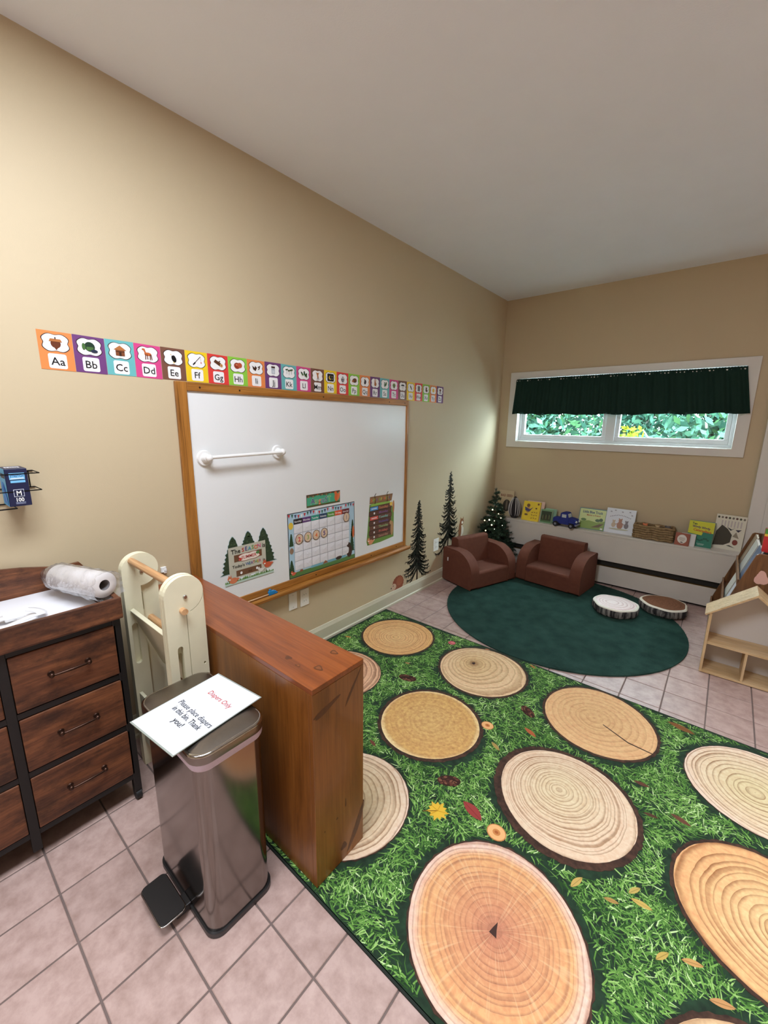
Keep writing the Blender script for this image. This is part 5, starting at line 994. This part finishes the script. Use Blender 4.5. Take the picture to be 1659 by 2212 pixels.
def A_ten(a, w, h):
    a.rect(-w/2, w/2, 0, h, S(48, 132, 112)); a.poly([(-w/2, h*.5), (w*.06, h*.46), (w*.1, h*.60), (w/2, h*.58), (w/2, h), (-w/2, h)], S(214, 214, 60))
    for q, (tx, c_) in enumerate((('Ten', S(60, 90, 60)), ('Wiggly Wiggly', S(90, 60, 110)), ('Caterpillars', S(200, 80, 50)))): a.text(tx, (-w*.28, 0, w*.06)[q], h*(.90-q*.13), .026, c_, width=(w*.2, w*.72, w*.72)[q], bold=.03, rot=-.08)
    for q in range(9): a.ell(-w*.3+q*w*.08, h*(.3+.05*math.sin(q*1.2)), w*.05, h*.035, S(34, 96, 80))
    a.rect(-w*.08, w*.22, h*.12, h*.135, S(190, 220, 210)); a.rect(-w*.04, w*.2, h*.08, h*.095, S(190, 220, 210))
book('thick green and yellow board book titled Ten Wiggly Wiggly Caterpillars', 1.918, 4.292, ZL, 0.172, 0.215, 0.052, S(52, 136, 122), A_ten, 0.1, rz=-0.1)
def A_nat(a, w, h):
    a.rect(-w/2, w/2, 0, h, S(226, 222, 204))
    for q in range(8): a.ell(-w*.42+q*w*.12, h*.92, .008, .009, (S(60, 66, 44), S(120, 110, 96), S(90, 60, 50))[q % 3], up=0 if q else 1)
    [a.rect(-w*.3+q*w*.105, -w*.3+q*w*.105+w*.045, h*.66, h*.84, S(196, 186, 182), up=0 if q else 1) for q in range(7)]; a.poly([(-w*.46, h*.08), (-w*.1, h*.12), (w*.1, h*.22), (w*.12, h*.44), (-w*.05, h*.6), (-w*.26, h*.70), (-w*.42, h*.5)], S(62, 58, 46)); a.poly([(-w*.1, h*.66), (w*.05, h*.56), (w*.2, h*.66), (w*.08, h*.6)], S(36, 40, 48)); a.poly([(w*.14, h*.40), (w*.36, h*.36), (w*.24, h*.54)], S(150, 140, 120)); a.ell(w*.26, h*.24, w*.09, h*.08, S(134, 60, 48)); a.poly([(w*.2, h*.6), (w*.4, h*.62), (w*.3, h*.54)], S(40, 40, 60)); a.poly([(w*.0, h*.12), (w*.3, h*.08), (w*.1, h*.14)], S(50, 60, 50))
book('tall cream nature book with leaf and bird pictures at the right end of the ledge', 2.098, 4.345, ZL, 0.196, 0.286, 0.016, S(226, 222, 204), A_nat, 0.12, rz=-0.16)
# striped seed shaped plush (plain, no face)
t = thing('seed_plush', 'dark striped seed shaped plush toy between cream and yellow books', 'plush toy', (0.302, 4.288, ZL)); t.rotation_euler = (0, 0, 0.05)
RR = []; n = 40
for k in range(17):
    f = k/16; z_ = 0.236*f; r = max(0.004, 0.064*(math.sin(PI*min(1, f*0.86+0.14))**0.62)*(1 if f > .12 else (0.75+2.08*f)))
    RR.append([Vector((r*math.cos(2*PI*q/n), 0.72*r*math.sin(2*PI*q/n), z_)) for q in range(n)])
body = MB().rings(RR); obj('body', body, mat('black_plush', S(44, 38, 40), 0.9, bump=.2, bscale=200), t)
for q in (-2, -1, 1, 2, 3, -3, 8, 10, 12):
    an = -PI/2 + q*0.42; P = []
    for k in range(2, 16):
        f = k/16; z_ = 0.236*f; r = 0.064*(math.sin(PI*min(1, f*0.86+0.14))**0.62)*(1 if f > .12 else .9); P.append((1.008*r*math.cos(an), 0.72*1.008*r*math.sin(an), z_))
    obj('white_stripe', MB().tube(P, [0.0025+0.0028*math.sin(PI*k/13) for k in range(14)], 6), mat('white_plush', S(206, 202, 200), 0.9), t)
# plush blue truck (plain, no face)
t = thing('plush_truck', 'blue plush toy pickup truck parked on the ledge', 'plush toy', (0.850, 4.246, ZL+0.001), math.radians(-8))
M_tb = mat('blue_plush', S(38, 52, 132), 0.85, bump=.15, bscale=200); M_tk = mat('black_plush_tyre', S(30, 30, 34), 0.9); M_tg = mat('pale_plush_window', S(196, 206, 206), 0.7); M_tc = mat('grey_plush_trim', S(130, 134, 146), 0.7)
obj('bed', MB().box(-0.115, -0.03, -0.042, 0.042, 0.030, 0.088), M_tb, t, bevel=0.014, seg=3)
obj('cab', MB().prism([(-0.040, 0.03), (0.045, 0.03), (0.045, 0.095), (0.030, 0.140), (0.018, 0.148), (-0.022, 0.148), (-0.036, 0.138), (-0.040, 0.09)], 'y', -0.044, 0.044), M_tb, t, bevel=0.012, seg=3)
obj('hood', MB().prism([(0.040, 0.028), (0.115, 0.028), (0.118, 0.075), (0.108, 0.092), (0.06, 0.100), (0.040, 0.100)], 'y', -0.040, 0.040), M_tb, t, bevel=0.014, seg=3)
obj('side_window', MB().box(-0.022, 0.022, -0.0475, -0.044, 0.098, 0.130), M_tg, t, bevel=0.004)
obj('windshield', MB().box(-0.002, 0.002, -0.034, 0.034, 0.0, 0.036, Matrix.Translation((0.0415, 0, 0.102)) @ Matrix.Rotation(-0.32, 4, 'Y')), M_tg, t)
for x in (-0.078, 0.078):
    for y in (-0.046, 0.046):
        wo = obj('wheel', MB().cyl((x, y-0.012, 0.026), (x, y+0.012, 0.026), 0.026, n=20), M_tk, t, bevel=0.005); obj('hubcap', MB().cyl((x, y-0.0135, 0.026), (x, y+0.0135, 0.026), 0.012, n=14), M_tc, wo)
obj('bumper', MB().box(0.108, 0.126, -0.046, 0.046, 0.026, 0.044), M_tc, t, bevel=0.006, seg=3)
for y in (-0.030, 0.030): obj('headlight', MB().ball((0.116, y, 0.070), 0.012, 12, 8), M_tg, t)
obj('fender', MB().box(0.05, 0.108, -0.056, 0.056, 0.050, 0.064), M_tb, t, bevel=0.006, seg=3)
# woven basket
t = thing('woven_basket', 'low rectangular woven seagrass basket on the ledge', 'basket', (1.588, 4.312, ZL+0.001))
M_sea = wood('seagrass', S(110, 88, 58), S(150, 124, 86), S(176, 150, 108), (9, 9, 3), 9, 0.85)
for k in range(6):
    P = []; z_ = 0.0125 + k*0.0205; base_ = rrect(0, 0, 0.146, 0.062, 0.02, 4); L_ = []
    for i in range(len(base_)):
        x0, y0 = base_[i]; x1, y1 = base_[(i+1) % len(base_)]; m_ = max(1, int(math.hypot(x1-x0, y1-y0)/0.009))
        for q in range(m_): L_.append((x0+(x1-x0)*q/m_, y0+(y1-y0)*q/m_))
    for i, (x, y) in enumerate(L_): s_ = 1 + 0.022*math.sin(i*1.05 + k*PI); P.append((x*s_, y*(1+0.05*math.sin(i*1.05+k*PI)), z_ + 0.003*math.sin(i*1.05*0.5)))
    obj('weave_row', MB().tube(P, 0.0115, 6, closed=True), M_sea, t)
obj('basket_bottom', MB().box(-0.14, 0.14, -0.058, 0.058, 0.001, 0.006), M_sea, t)
for nm, lb, ct, x, y, sc_, c_ in (('finger_puppet', 'orange soft toy peeking out of the woven basket', 'soft toy', -0.075, 0.0, (.036, .022, .02), S(226, 132, 90)), ('finger_puppet', 'grey soft toy at the right end of the woven basket', 'soft toy', 0.095, 0.01, (.045, .03, .022), S(104, 100, 98)), ('finger_puppet', 'cream soft toy in the middle of the woven basket', 'soft toy', 0.02, -0.005, (.04, .026, .018), S(206, 180, 140))):
    tt = thing(nm, lb, ct, (1.588+x, 4.312+y, ZL+0.010), 0, 'soft toys in the basket'); hgt = 0.098
    obj('toy_body', MB().ball((0, 0, hgt*0.5), 1, 14, 10, (sc_[0], sc_[1], hgt*0.5)), mat('felt_%d' % int(c_[0]*999), c_, 0.9), tt); obj('toy_head', MB().ball((0.004, -.002, hgt+0.004), sc_[2], 12, 8), mat('felt_%d' % int(c_[0]*999), c_, 0.9), tt)
    for s_ in (-1, 1): obj('toy_ear', MB().ball((0.004+s_*sc_[2]*.7, -.002, hgt+.004+sc_[2]*.8), sc_[2]*.35, 8, 6), mat('felt_%d' % int(c_[0]*999), c_, 0.9), tt)

# ------------------------------------------------------------------ small lit tree in the corner
t = thing('christmas_tree', 'small artificial fir tree with warm string lights in the corner', 'tree', (0.195, 4.045, 0.0))
TH = 0.835
obj('trunk', MB().cyl((0, 0, 0.02), (-0.006, 0, TH-0.06), 0.012, 0.004, 8), mat('brown_trunk', S(74, 52, 36), 0.8), t)
obj('stand', MB().box(-0.09, 0.09, -0.009, 0.009, 0.002, 0.02).box(-0.009, 0.009, -0.09, 0.09, 0.003, 0.021), mat('dark_stand', S(40, 46, 40), 0.6), t)
rnd = random.Random(5); nd = MB(); tips = []
def needles(p, q, ln_, dens):
    p, q = Vector(p), Vector(q); d_ = (q-p); L_ = d_.length; d_.normalize(); sd = d_.orthogonal().normalized(); ud = d_.cross(sd)
    for k in range(int(L_*dens)):
        f = (k+rnd.random())/(L_*dens); c_ = p + d_*L_*f; an = rnd.uniform(0, 2*PI); r_ = sd*math.cos(an) + ud*math.sin(an); tip = c_ + (r_*0.8 + d_*0.55)*ln_*rnd.uniform(.7, 1.2); w_ = d_.cross(r_)*0.0030
        for v in (tip,):
            v.x = max(v.x, -0.186); v.y = min(v.y, 0.172)
            if v.z < 0.46 and v.x > -0.17: v.y = max(v.y, -0.135)
        nd.add([c_-w_, c_+w_, tip], [(0, 1, 2)])
br = MB()
for lv in range(13):
    f = lv/12; z_ = 0.14 + (TH-0.20)*f; rad = 0.215*(1-f)**0.85 + 0.025; nbx = max(4, int(13*(1-f)+3))
    for k in range(nbx):
        an = 2*PI*(k+rnd.random()*.6)/nbx + lv*0.7; R1 = rad*rnd.uniform(.82, 1.1); tip = Vector((R1*math.cos(an), R1*math.sin(an), z_+0.02+rnd.uniform(-.02, .03)-0.10*R1)); st = Vector((0, 0, z_))
        tip.x = max(tip.x, -0.178); tip.y = min(tip.y, 0.165)
        if tip.z < 0.46: tip.y = max(tip.y, -0.125)
        br.cyl(st, tip, .0035, .0015, 5, caps=False); needles(st+(tip-st)*.15, tip, .030, 900); tips.append((tip, f))
        for s_ in (-1, 1):
            mid = st+(tip-st)*rnd.uniform(.45, .7); off = Vector((-math.sin(an), math.cos(an), .1))*s_*R1*.36; e_ = mid+off+(tip-st)*.2; e_.x = max(e_.x, -.178); e_.y = min(e_.y, .165); needles(mid, e_, .028, 900)
needles((0, 0, TH-.13), (-.02, 0, TH), .022, 900); needles((-.012, 0, TH-.02), (-.005, 0, TH+.01), .02, 900)
obj('branches', br, MATS['brown_trunk'], t)
fo = obj('needles', nd, mat('fir_needles', S(36, 62, 44), 0.8, var=.35, vscale=40), t); fo['kind'] = 'stuff'
M_bulb = mat('warm_bulb', S(255, 244, 200), 0.3, emit=(1.0, 0.86, 0.50, 1), estr=9)
bl = MB().ball((0, 0, 0), 0.0048, 8, 6).mesh('light_bulb', M_bulb)
for px_, pz_, s_ in ((1055, 1079, .9), (1053, 1087, .9), (1051, 1097, 1), (1064, 1101, 1.2), (1077, 1110, .9), (1082, 1119, .9), (1047, 1124, 1.1), (1057, 1123, 1.5), (1068, 1125, .7), (1062, 1134, 1.2), (1049, 1146, 1.1), (1068, 1143, .7), (1033, 1153, .9), (1085, 1135, .6), (1069, 1168, 1.4), (1073, 1173, 1.2), (1072, 1178, 1.2), (1077, 1179, 1.2)):
    # place each bulb on the tree's near surface
    dv = Vector(_r)*((px_-829.5)/888.01) + Vector(_d)*((pz_-1106)/888.01) + Vector(_f); o_ = Vector((2, 0, 1.4918)); best = None
    for k in range(400):
        p = o_ + dv*(4.0 + k*0.004) - Vector((0.195, 4.045, 0)); f = (p.z-0.14)/(TH-0.20); rad = 0.215*(max(0, 1-f))**0.85 + 0.032
        if math.hypot(p.x, p.y) < rad and f < 1.1: best = p; break
    if best is None: continue
    o = obj('light_bulb', bl, None, t, best); o.scale = (s_, s_, s_)
# ------------------------------------------------------------------ valance curtain
t = thing('valance_curtain', 'dark green gathered valance curtain over the window', 'curtain', (1.12, 4.366, 1.60))
NX, NZ = 260, 14; V = []; F_ = []
for j in range(NZ+1):
    f = j/NZ
    for i in range(NX+1):
        u = i/NX; xb = -0.957 + 1.926*u; xt = -0.938 + 1.842*u; x = xb + (xt-xb)*f
        fold = (0.011*math.sin(u*95+3*math.sin(u*7)) + 0.007*math.sin(u*212+2*math.sin(u*13)))*(1-0.45*f) - 0.012*(1-f)
        if f > .9: fold = fold*.5 + 0.006*math.sin(u*420) - 0.008*math.sin((f-.9)/.1*PI)
        z_ = 0.008 + 0.352*f + (0.004*math.sin(u*30) + 0.003*math.sin(u*71))*(1-f) + (0.006*abs(math.sin(u*300)) if j == NZ else 0) + (-0.008*(1-abs(2*u-1)) if j == 0 else 0)
        V.append((x, fold, z_))
for j in range(NZ):
    for i in range(NX): F_.append((j*(NX+1)+i, j*(NX+1)+i+1, (j+1)*(NX+1)+i+1, (j+1)*(NX+1)+i))
vm = MB().add(V, F_, True); vo = obj('fabric', vm, mat('dark_green_cloth', S(24, 50, 42), 0.85, var=.06, bump=.1, bscale=300, spec=.2), t)
sd_ = vo.modifiers.new('thickness', 'SOLIDIFY'); sd_.thickness = 0.002
obj('curtain_rod', MB().cyl((-0.95, 0.006, 0.345), (0.91, 0.006, 0.345), 0.006, n=10).box(-0.952, -0.940, 0.0, 0.022, 0.335, 0.355).box(0.90, 0.912, 0.0, 0.022, 0.335, 0.355), mat('white_rod', S(220, 220, 215), 0.4), t)

# ------------------------------------------------------------------ doll house shelf
M_pine = wood('pale_pine', S(196, 160, 112), S(216, 184, 138), S(228, 200, 158), (1, 9, 9), 2.5, 0.5)
M_pinz = wood('pale_pine_upright', S(196, 160, 112), S(216, 184, 138), S(228, 200, 158), (9, 9, 1), 2.5, 0.5)
M_wback = mat('white_back_panel', S(214, 210, 208), 0.5)
t = thing('dollhouse', 'pale pine dollhouse shelf with pitched roof at the right edge', 'dollhouse', (2.252, 3.140, 0)); hw = 0.196; fy0, fy1 = -0.092, 0.092
obj('side_wall', MB().box(-hw, -hw+0.013, fy0, fy1, 0.004, 0.395), M_pinz, t, bevel=0.001); obj('side_wall', MB().box(hw-0.013, hw, fy0, fy1, 0.004, 0.395), M_pinz, t, bevel=0.001)
for z_ in (0.004, 0.196): obj('floor_board', MB().box(-hw+0.0135, hw-0.0135, fy0, fy1-.008, z_, z_+0.012), M_pine, t, bevel=0.001)
obj('divider', MB().box(-0.002, 0.010, fy0+.002, fy1-.008, 0.0165, 0.1955), M_pinz, t, bevel=0.001)
obj('back_panel', MB().prism([(-hw+.0135, 0.004), (hw-.0135, 0.004), (hw-.0135, 0.39), (0, 0.545), (-hw+.0135, 0.39)], 'y', fy1-.0075, fy1), M_wback, t)
sl = math.atan2(0.16, hw)
for s_ in (-1, 1):
    Mx = Matrix.Translation((0, 0, 0.556)) @ Matrix.Rotation(-s_*(-sl), 4, 'Y')
    rb2 = MB()
    if s_ < 0: P = [(0.0, 0.552), (-hw-.016, 0.552-(hw+.016)*math.tan(sl)), (-hw-.022, 0.562-(hw+.022)*math.tan(sl)), (0.0, 0.567)]
    else: P = [(0.0005, 0.552), (hw+.016, 0.552-(hw+.016)*math.tan(sl)), (hw+.022, 0.562-(hw+.022)*math.tan(sl)), (0.0005, 0.567)]
    obj('roof_board', MB().prism(P, 'y', fy0-.006, fy1+.004), M_pine, t, bevel=0.001)
# ------------------------------------------------------------------ book display rack behind the doll house
M_rk = wood('brown_rack_wood', S(92, 58, 32), S(124, 82, 46), S(140, 96, 54), (9, 9, 1), 2.5, 0.45)
t = thing('book_rack', 'brown wooden sloping book display rack at the right edge', 'book rack', (2.24, 3.70, 0))
sp = [(-0.170, 0.003), (0.18, 0.003), (0.18, 0.735), (0.0, 0.735), (-0.012, 0.725), (-0.170, 0.185)]
for y in (-0.352, 0.334): obj('side_panel', MB().prism(sp, 'y', y, y+0.018), M_rk, t, bevel=0.003)
for k, z_ in enumerate((0.14, 0.31, 0.50)):
    xo = -0.225 + 0.2905*z_
    obj('tier_panel', MB().prism([(xo+.05, z_), (xo+.062, z_), (xo+.062+.075, z_+.235), (xo+.05+.075, z_+.235)], 'y', -0.334, 0.334), M_rk, t)
    obj('tier_floor', MB().box(xo+.008, xo+.05, -0.334, 0.334, z_, z_+.010), M_rk, t); obj('tier_lip', MB().box(xo+.004, xo+.014, -0.334, 0.334, z_, z_+.045), M_rk, t)
def rbook(label, k, y, w, h, c, art=None):
    z_ = (0.14, 0.31, 0.50)[k]+.0115; xo = -0.225+0.2905*(0.14, 0.31, 0.50)[k]; tt = thing('picture_book', label, 'book', (2.24+xo+.020, 3.70+y, z_), 0, 'picture books in the display rack')
    cm = mat('rack_cover_%d_%d' % (k, int(w*1e4)), c, 0.35); sh = 0.30
    obj('cover', MB().prism([(0, 0), (.003, 0), (.003+h*sh, h), (h*sh, h)], 'y', -w/2, w/2).prism([(.012, 0), (.015, 0), (.015+h*sh, h), (.012+h*sh, h)], 'y', -w/2, w/2), cm, tt)
    obj('pages', MB().prism([(.0032, .002), (.0118, .002), (.0118+h*sh, h-.003), (.0032+h*sh, h-.003)], 'y', -w/2+.003, w/2-.002), MATS['page_block'], tt)
rbook('slate blue picture book in the top tier of the rack', 2, -0.20, 0.20, 0.230, S(92, 104, 128)); rbook('pale grey picture book in the top tier of the rack', 2, 0.05, 0.22, 0.215, S(184, 178, 168)); rbook('white picture book in the middle tier of the rack', 1, -0.22, 0.19, 0.20, S(210, 208, 214)); rbook('cream picture book in the middle tier of the rack', 1, 0.02, 0.2, 0.21, S(206, 202, 190)); rbook('light brown picture book at the far end of the top tier', 2, 0.25, 0.14, 0.22, S(150, 128, 104))
book('red toy with green top, shaped as a picture book, on top of the rack', 2.315, 3.42, 0.7365, 0.13, 0.15, 0.03, S(200, 44, 48), lambda a, w, h: (a.rect(-w/2, w/2, 0, h, S(206, 44, 50)), a.rect(-w/2, w/2, h*.78, h, S(80, 150, 60)), a.rect(-w/2, w/2, h*.68, h*.78, S(236, 200, 70))), 0.0, group='loose toys at the right edge')  # book shape stands in for a red, yellow and green toy
t = thing('paper_cutout', 'pink paper cutout taped to the end of the brown rack', 'paper cutout', (2.272, 3.3475, 0.585))
a = Art(); a.poly(blob(0, 0, .030, .042, 24, 3), S(226, 178, 164)); a.build('cutout', t, M_pap, base=BK)
t = thing('paper_cutout', 'bright green paper cutout taped to the end of the brown rack', 'paper cutout', (2.268, 3.3475, 0.475))
a = Art(); a.poly([(-.026, -.01), (-.008, -.03), (.03, -.02), (.034, .022), (-.012, .03)], S(84, 170, 62)); a.build('cutout', t, M_pap, base=BK)

# ------------------------------------------------------------------ outside
gd = struct('ground_outside', MB().box(-14, 14, 4.9, 26, -0.5, -0.4), mat('pale_bounce_ground', S(212, 216, 220), 0.95, var=.15))  # unseen ground, whitened so daylight bounces up to the ceiling
def shrub(label, x, y, z, rx, ry, rz_, n, cols, seed, trunk=True, ls=0.075):
    t = thing('garden_tree', label, 'tree', (x, y, -0.4), 0, 'trees outside the window'); r_ = np.random.default_rng(seed)
    if trunk:
        tm = MB().tube([(0, 0, 0), (.03, .02, z*.6), (-.03, 0, z+.4), (.05, .02, z+rz_*.8)], [.07, .06, .045, .015], 8); to = obj('trunk', tm, mat('pale_bark', S(176, 170, 164), .9, var=.2), t)
        rd_ = random.Random(seed)
        for k in range(7): zz = z*.7+.12*k; an = rd_.uniform(0, 6.28); obj('branch', MB().tube([(0, 0, zz), (.25*math.cos(an), .25*math.sin(an), zz+.22), (.6*rx*math.cos(an), .6*ry*math.sin(an), zz+.4)], [.022, .016, .006], 6), MATS['pale_bark'], t)
    d_ = r_.normal(size=(n, 3)); d_ /= np.linalg.norm(d_, axis=1)[:, None]; d_ *= (r_.random(n)**.45)[:, None]; c = d_*np.array([rx, ry, rz_]) + np.array([0, 0, z+.4])
    a_ = r_.normal(size=(n, 3)); a_ /= np.linalg.norm(a_, axis=1)[:, None]; b_ = np.cross(a_, r_.normal(size=(n, 3))); b_ /= np.linalg.norm(b_, axis=1)[:, None]; s_ = (ls*(.6+.8*r_.random(n)))[:, None]
    V = np.stack([c-a_*s_, c+b_*s_*.42, c+a_*s_, c-b_*s_*.42], 1).astype(np.float32)
    me = bpy.data.meshes.new('leaves'); me.vertices.add(n*4); me.vertices.foreach_set('co', V.ravel()); me.loops.add(n*4); me.polygons.add(n); me.loops.foreach_set('vertex_index', np.arange(n*4, dtype=np.int32)); me.polygons.foreach_set('loop_start', np.arange(0, n*4, 4, dtype=np.int32)); me.polygons.foreach_set('loop_total', np.full(n, 4, np.int32)); me.update(calc_edges=True)
    pal = np.array(cols, np.float32); colour_layer(me, np.repeat(pal[r_.integers(0, len(cols), n)], 4, axis=0)); me.materials.append(printed('leaf_colour', .9, 0.02)); lo = obj('leaves', me, None, t); lo['kind'] = 'stuff'
GL = [S(40, 70, 54), S(54, 86, 70), S(30, 58, 48), S(72, 104, 90), S(46, 76, 48)]
YG = [S(100, 106, 24), S(82, 98, 30), S(112, 112, 38)]
shrub('dense green tree seen through the left window pane', -0.9, 7.6, 1.5, 1.25, .8, 1.35, 5200, GL, 1)
shrub('green tree with pale branches seen at the right of the right window pane', 1.75, 7.4, 1.55, .95, .7, 1.3, 2600, GL, 2)
shrub('small yellow green bush seen at the left of the right window pane', 0.98, 6.4, 1.05, .20, .25, .5, 420, YG, 3, True, .05)
shrub('blue green tree between the two window panes', 0.55, 9.7, 1.6, 1.3, .8, 1.5, 4600, GL[:3], 4)
shrub('large green tree beyond the left end of the window', -3.4, 9.2, 1.7, 1.6, 1.0, 1.7, 2600, GL, 5)
shrub('large green tree beyond the right end of the window', 4.0, 8.8, 1.7, 1.5, 1.0, 1.7, 2400, GL, 6)
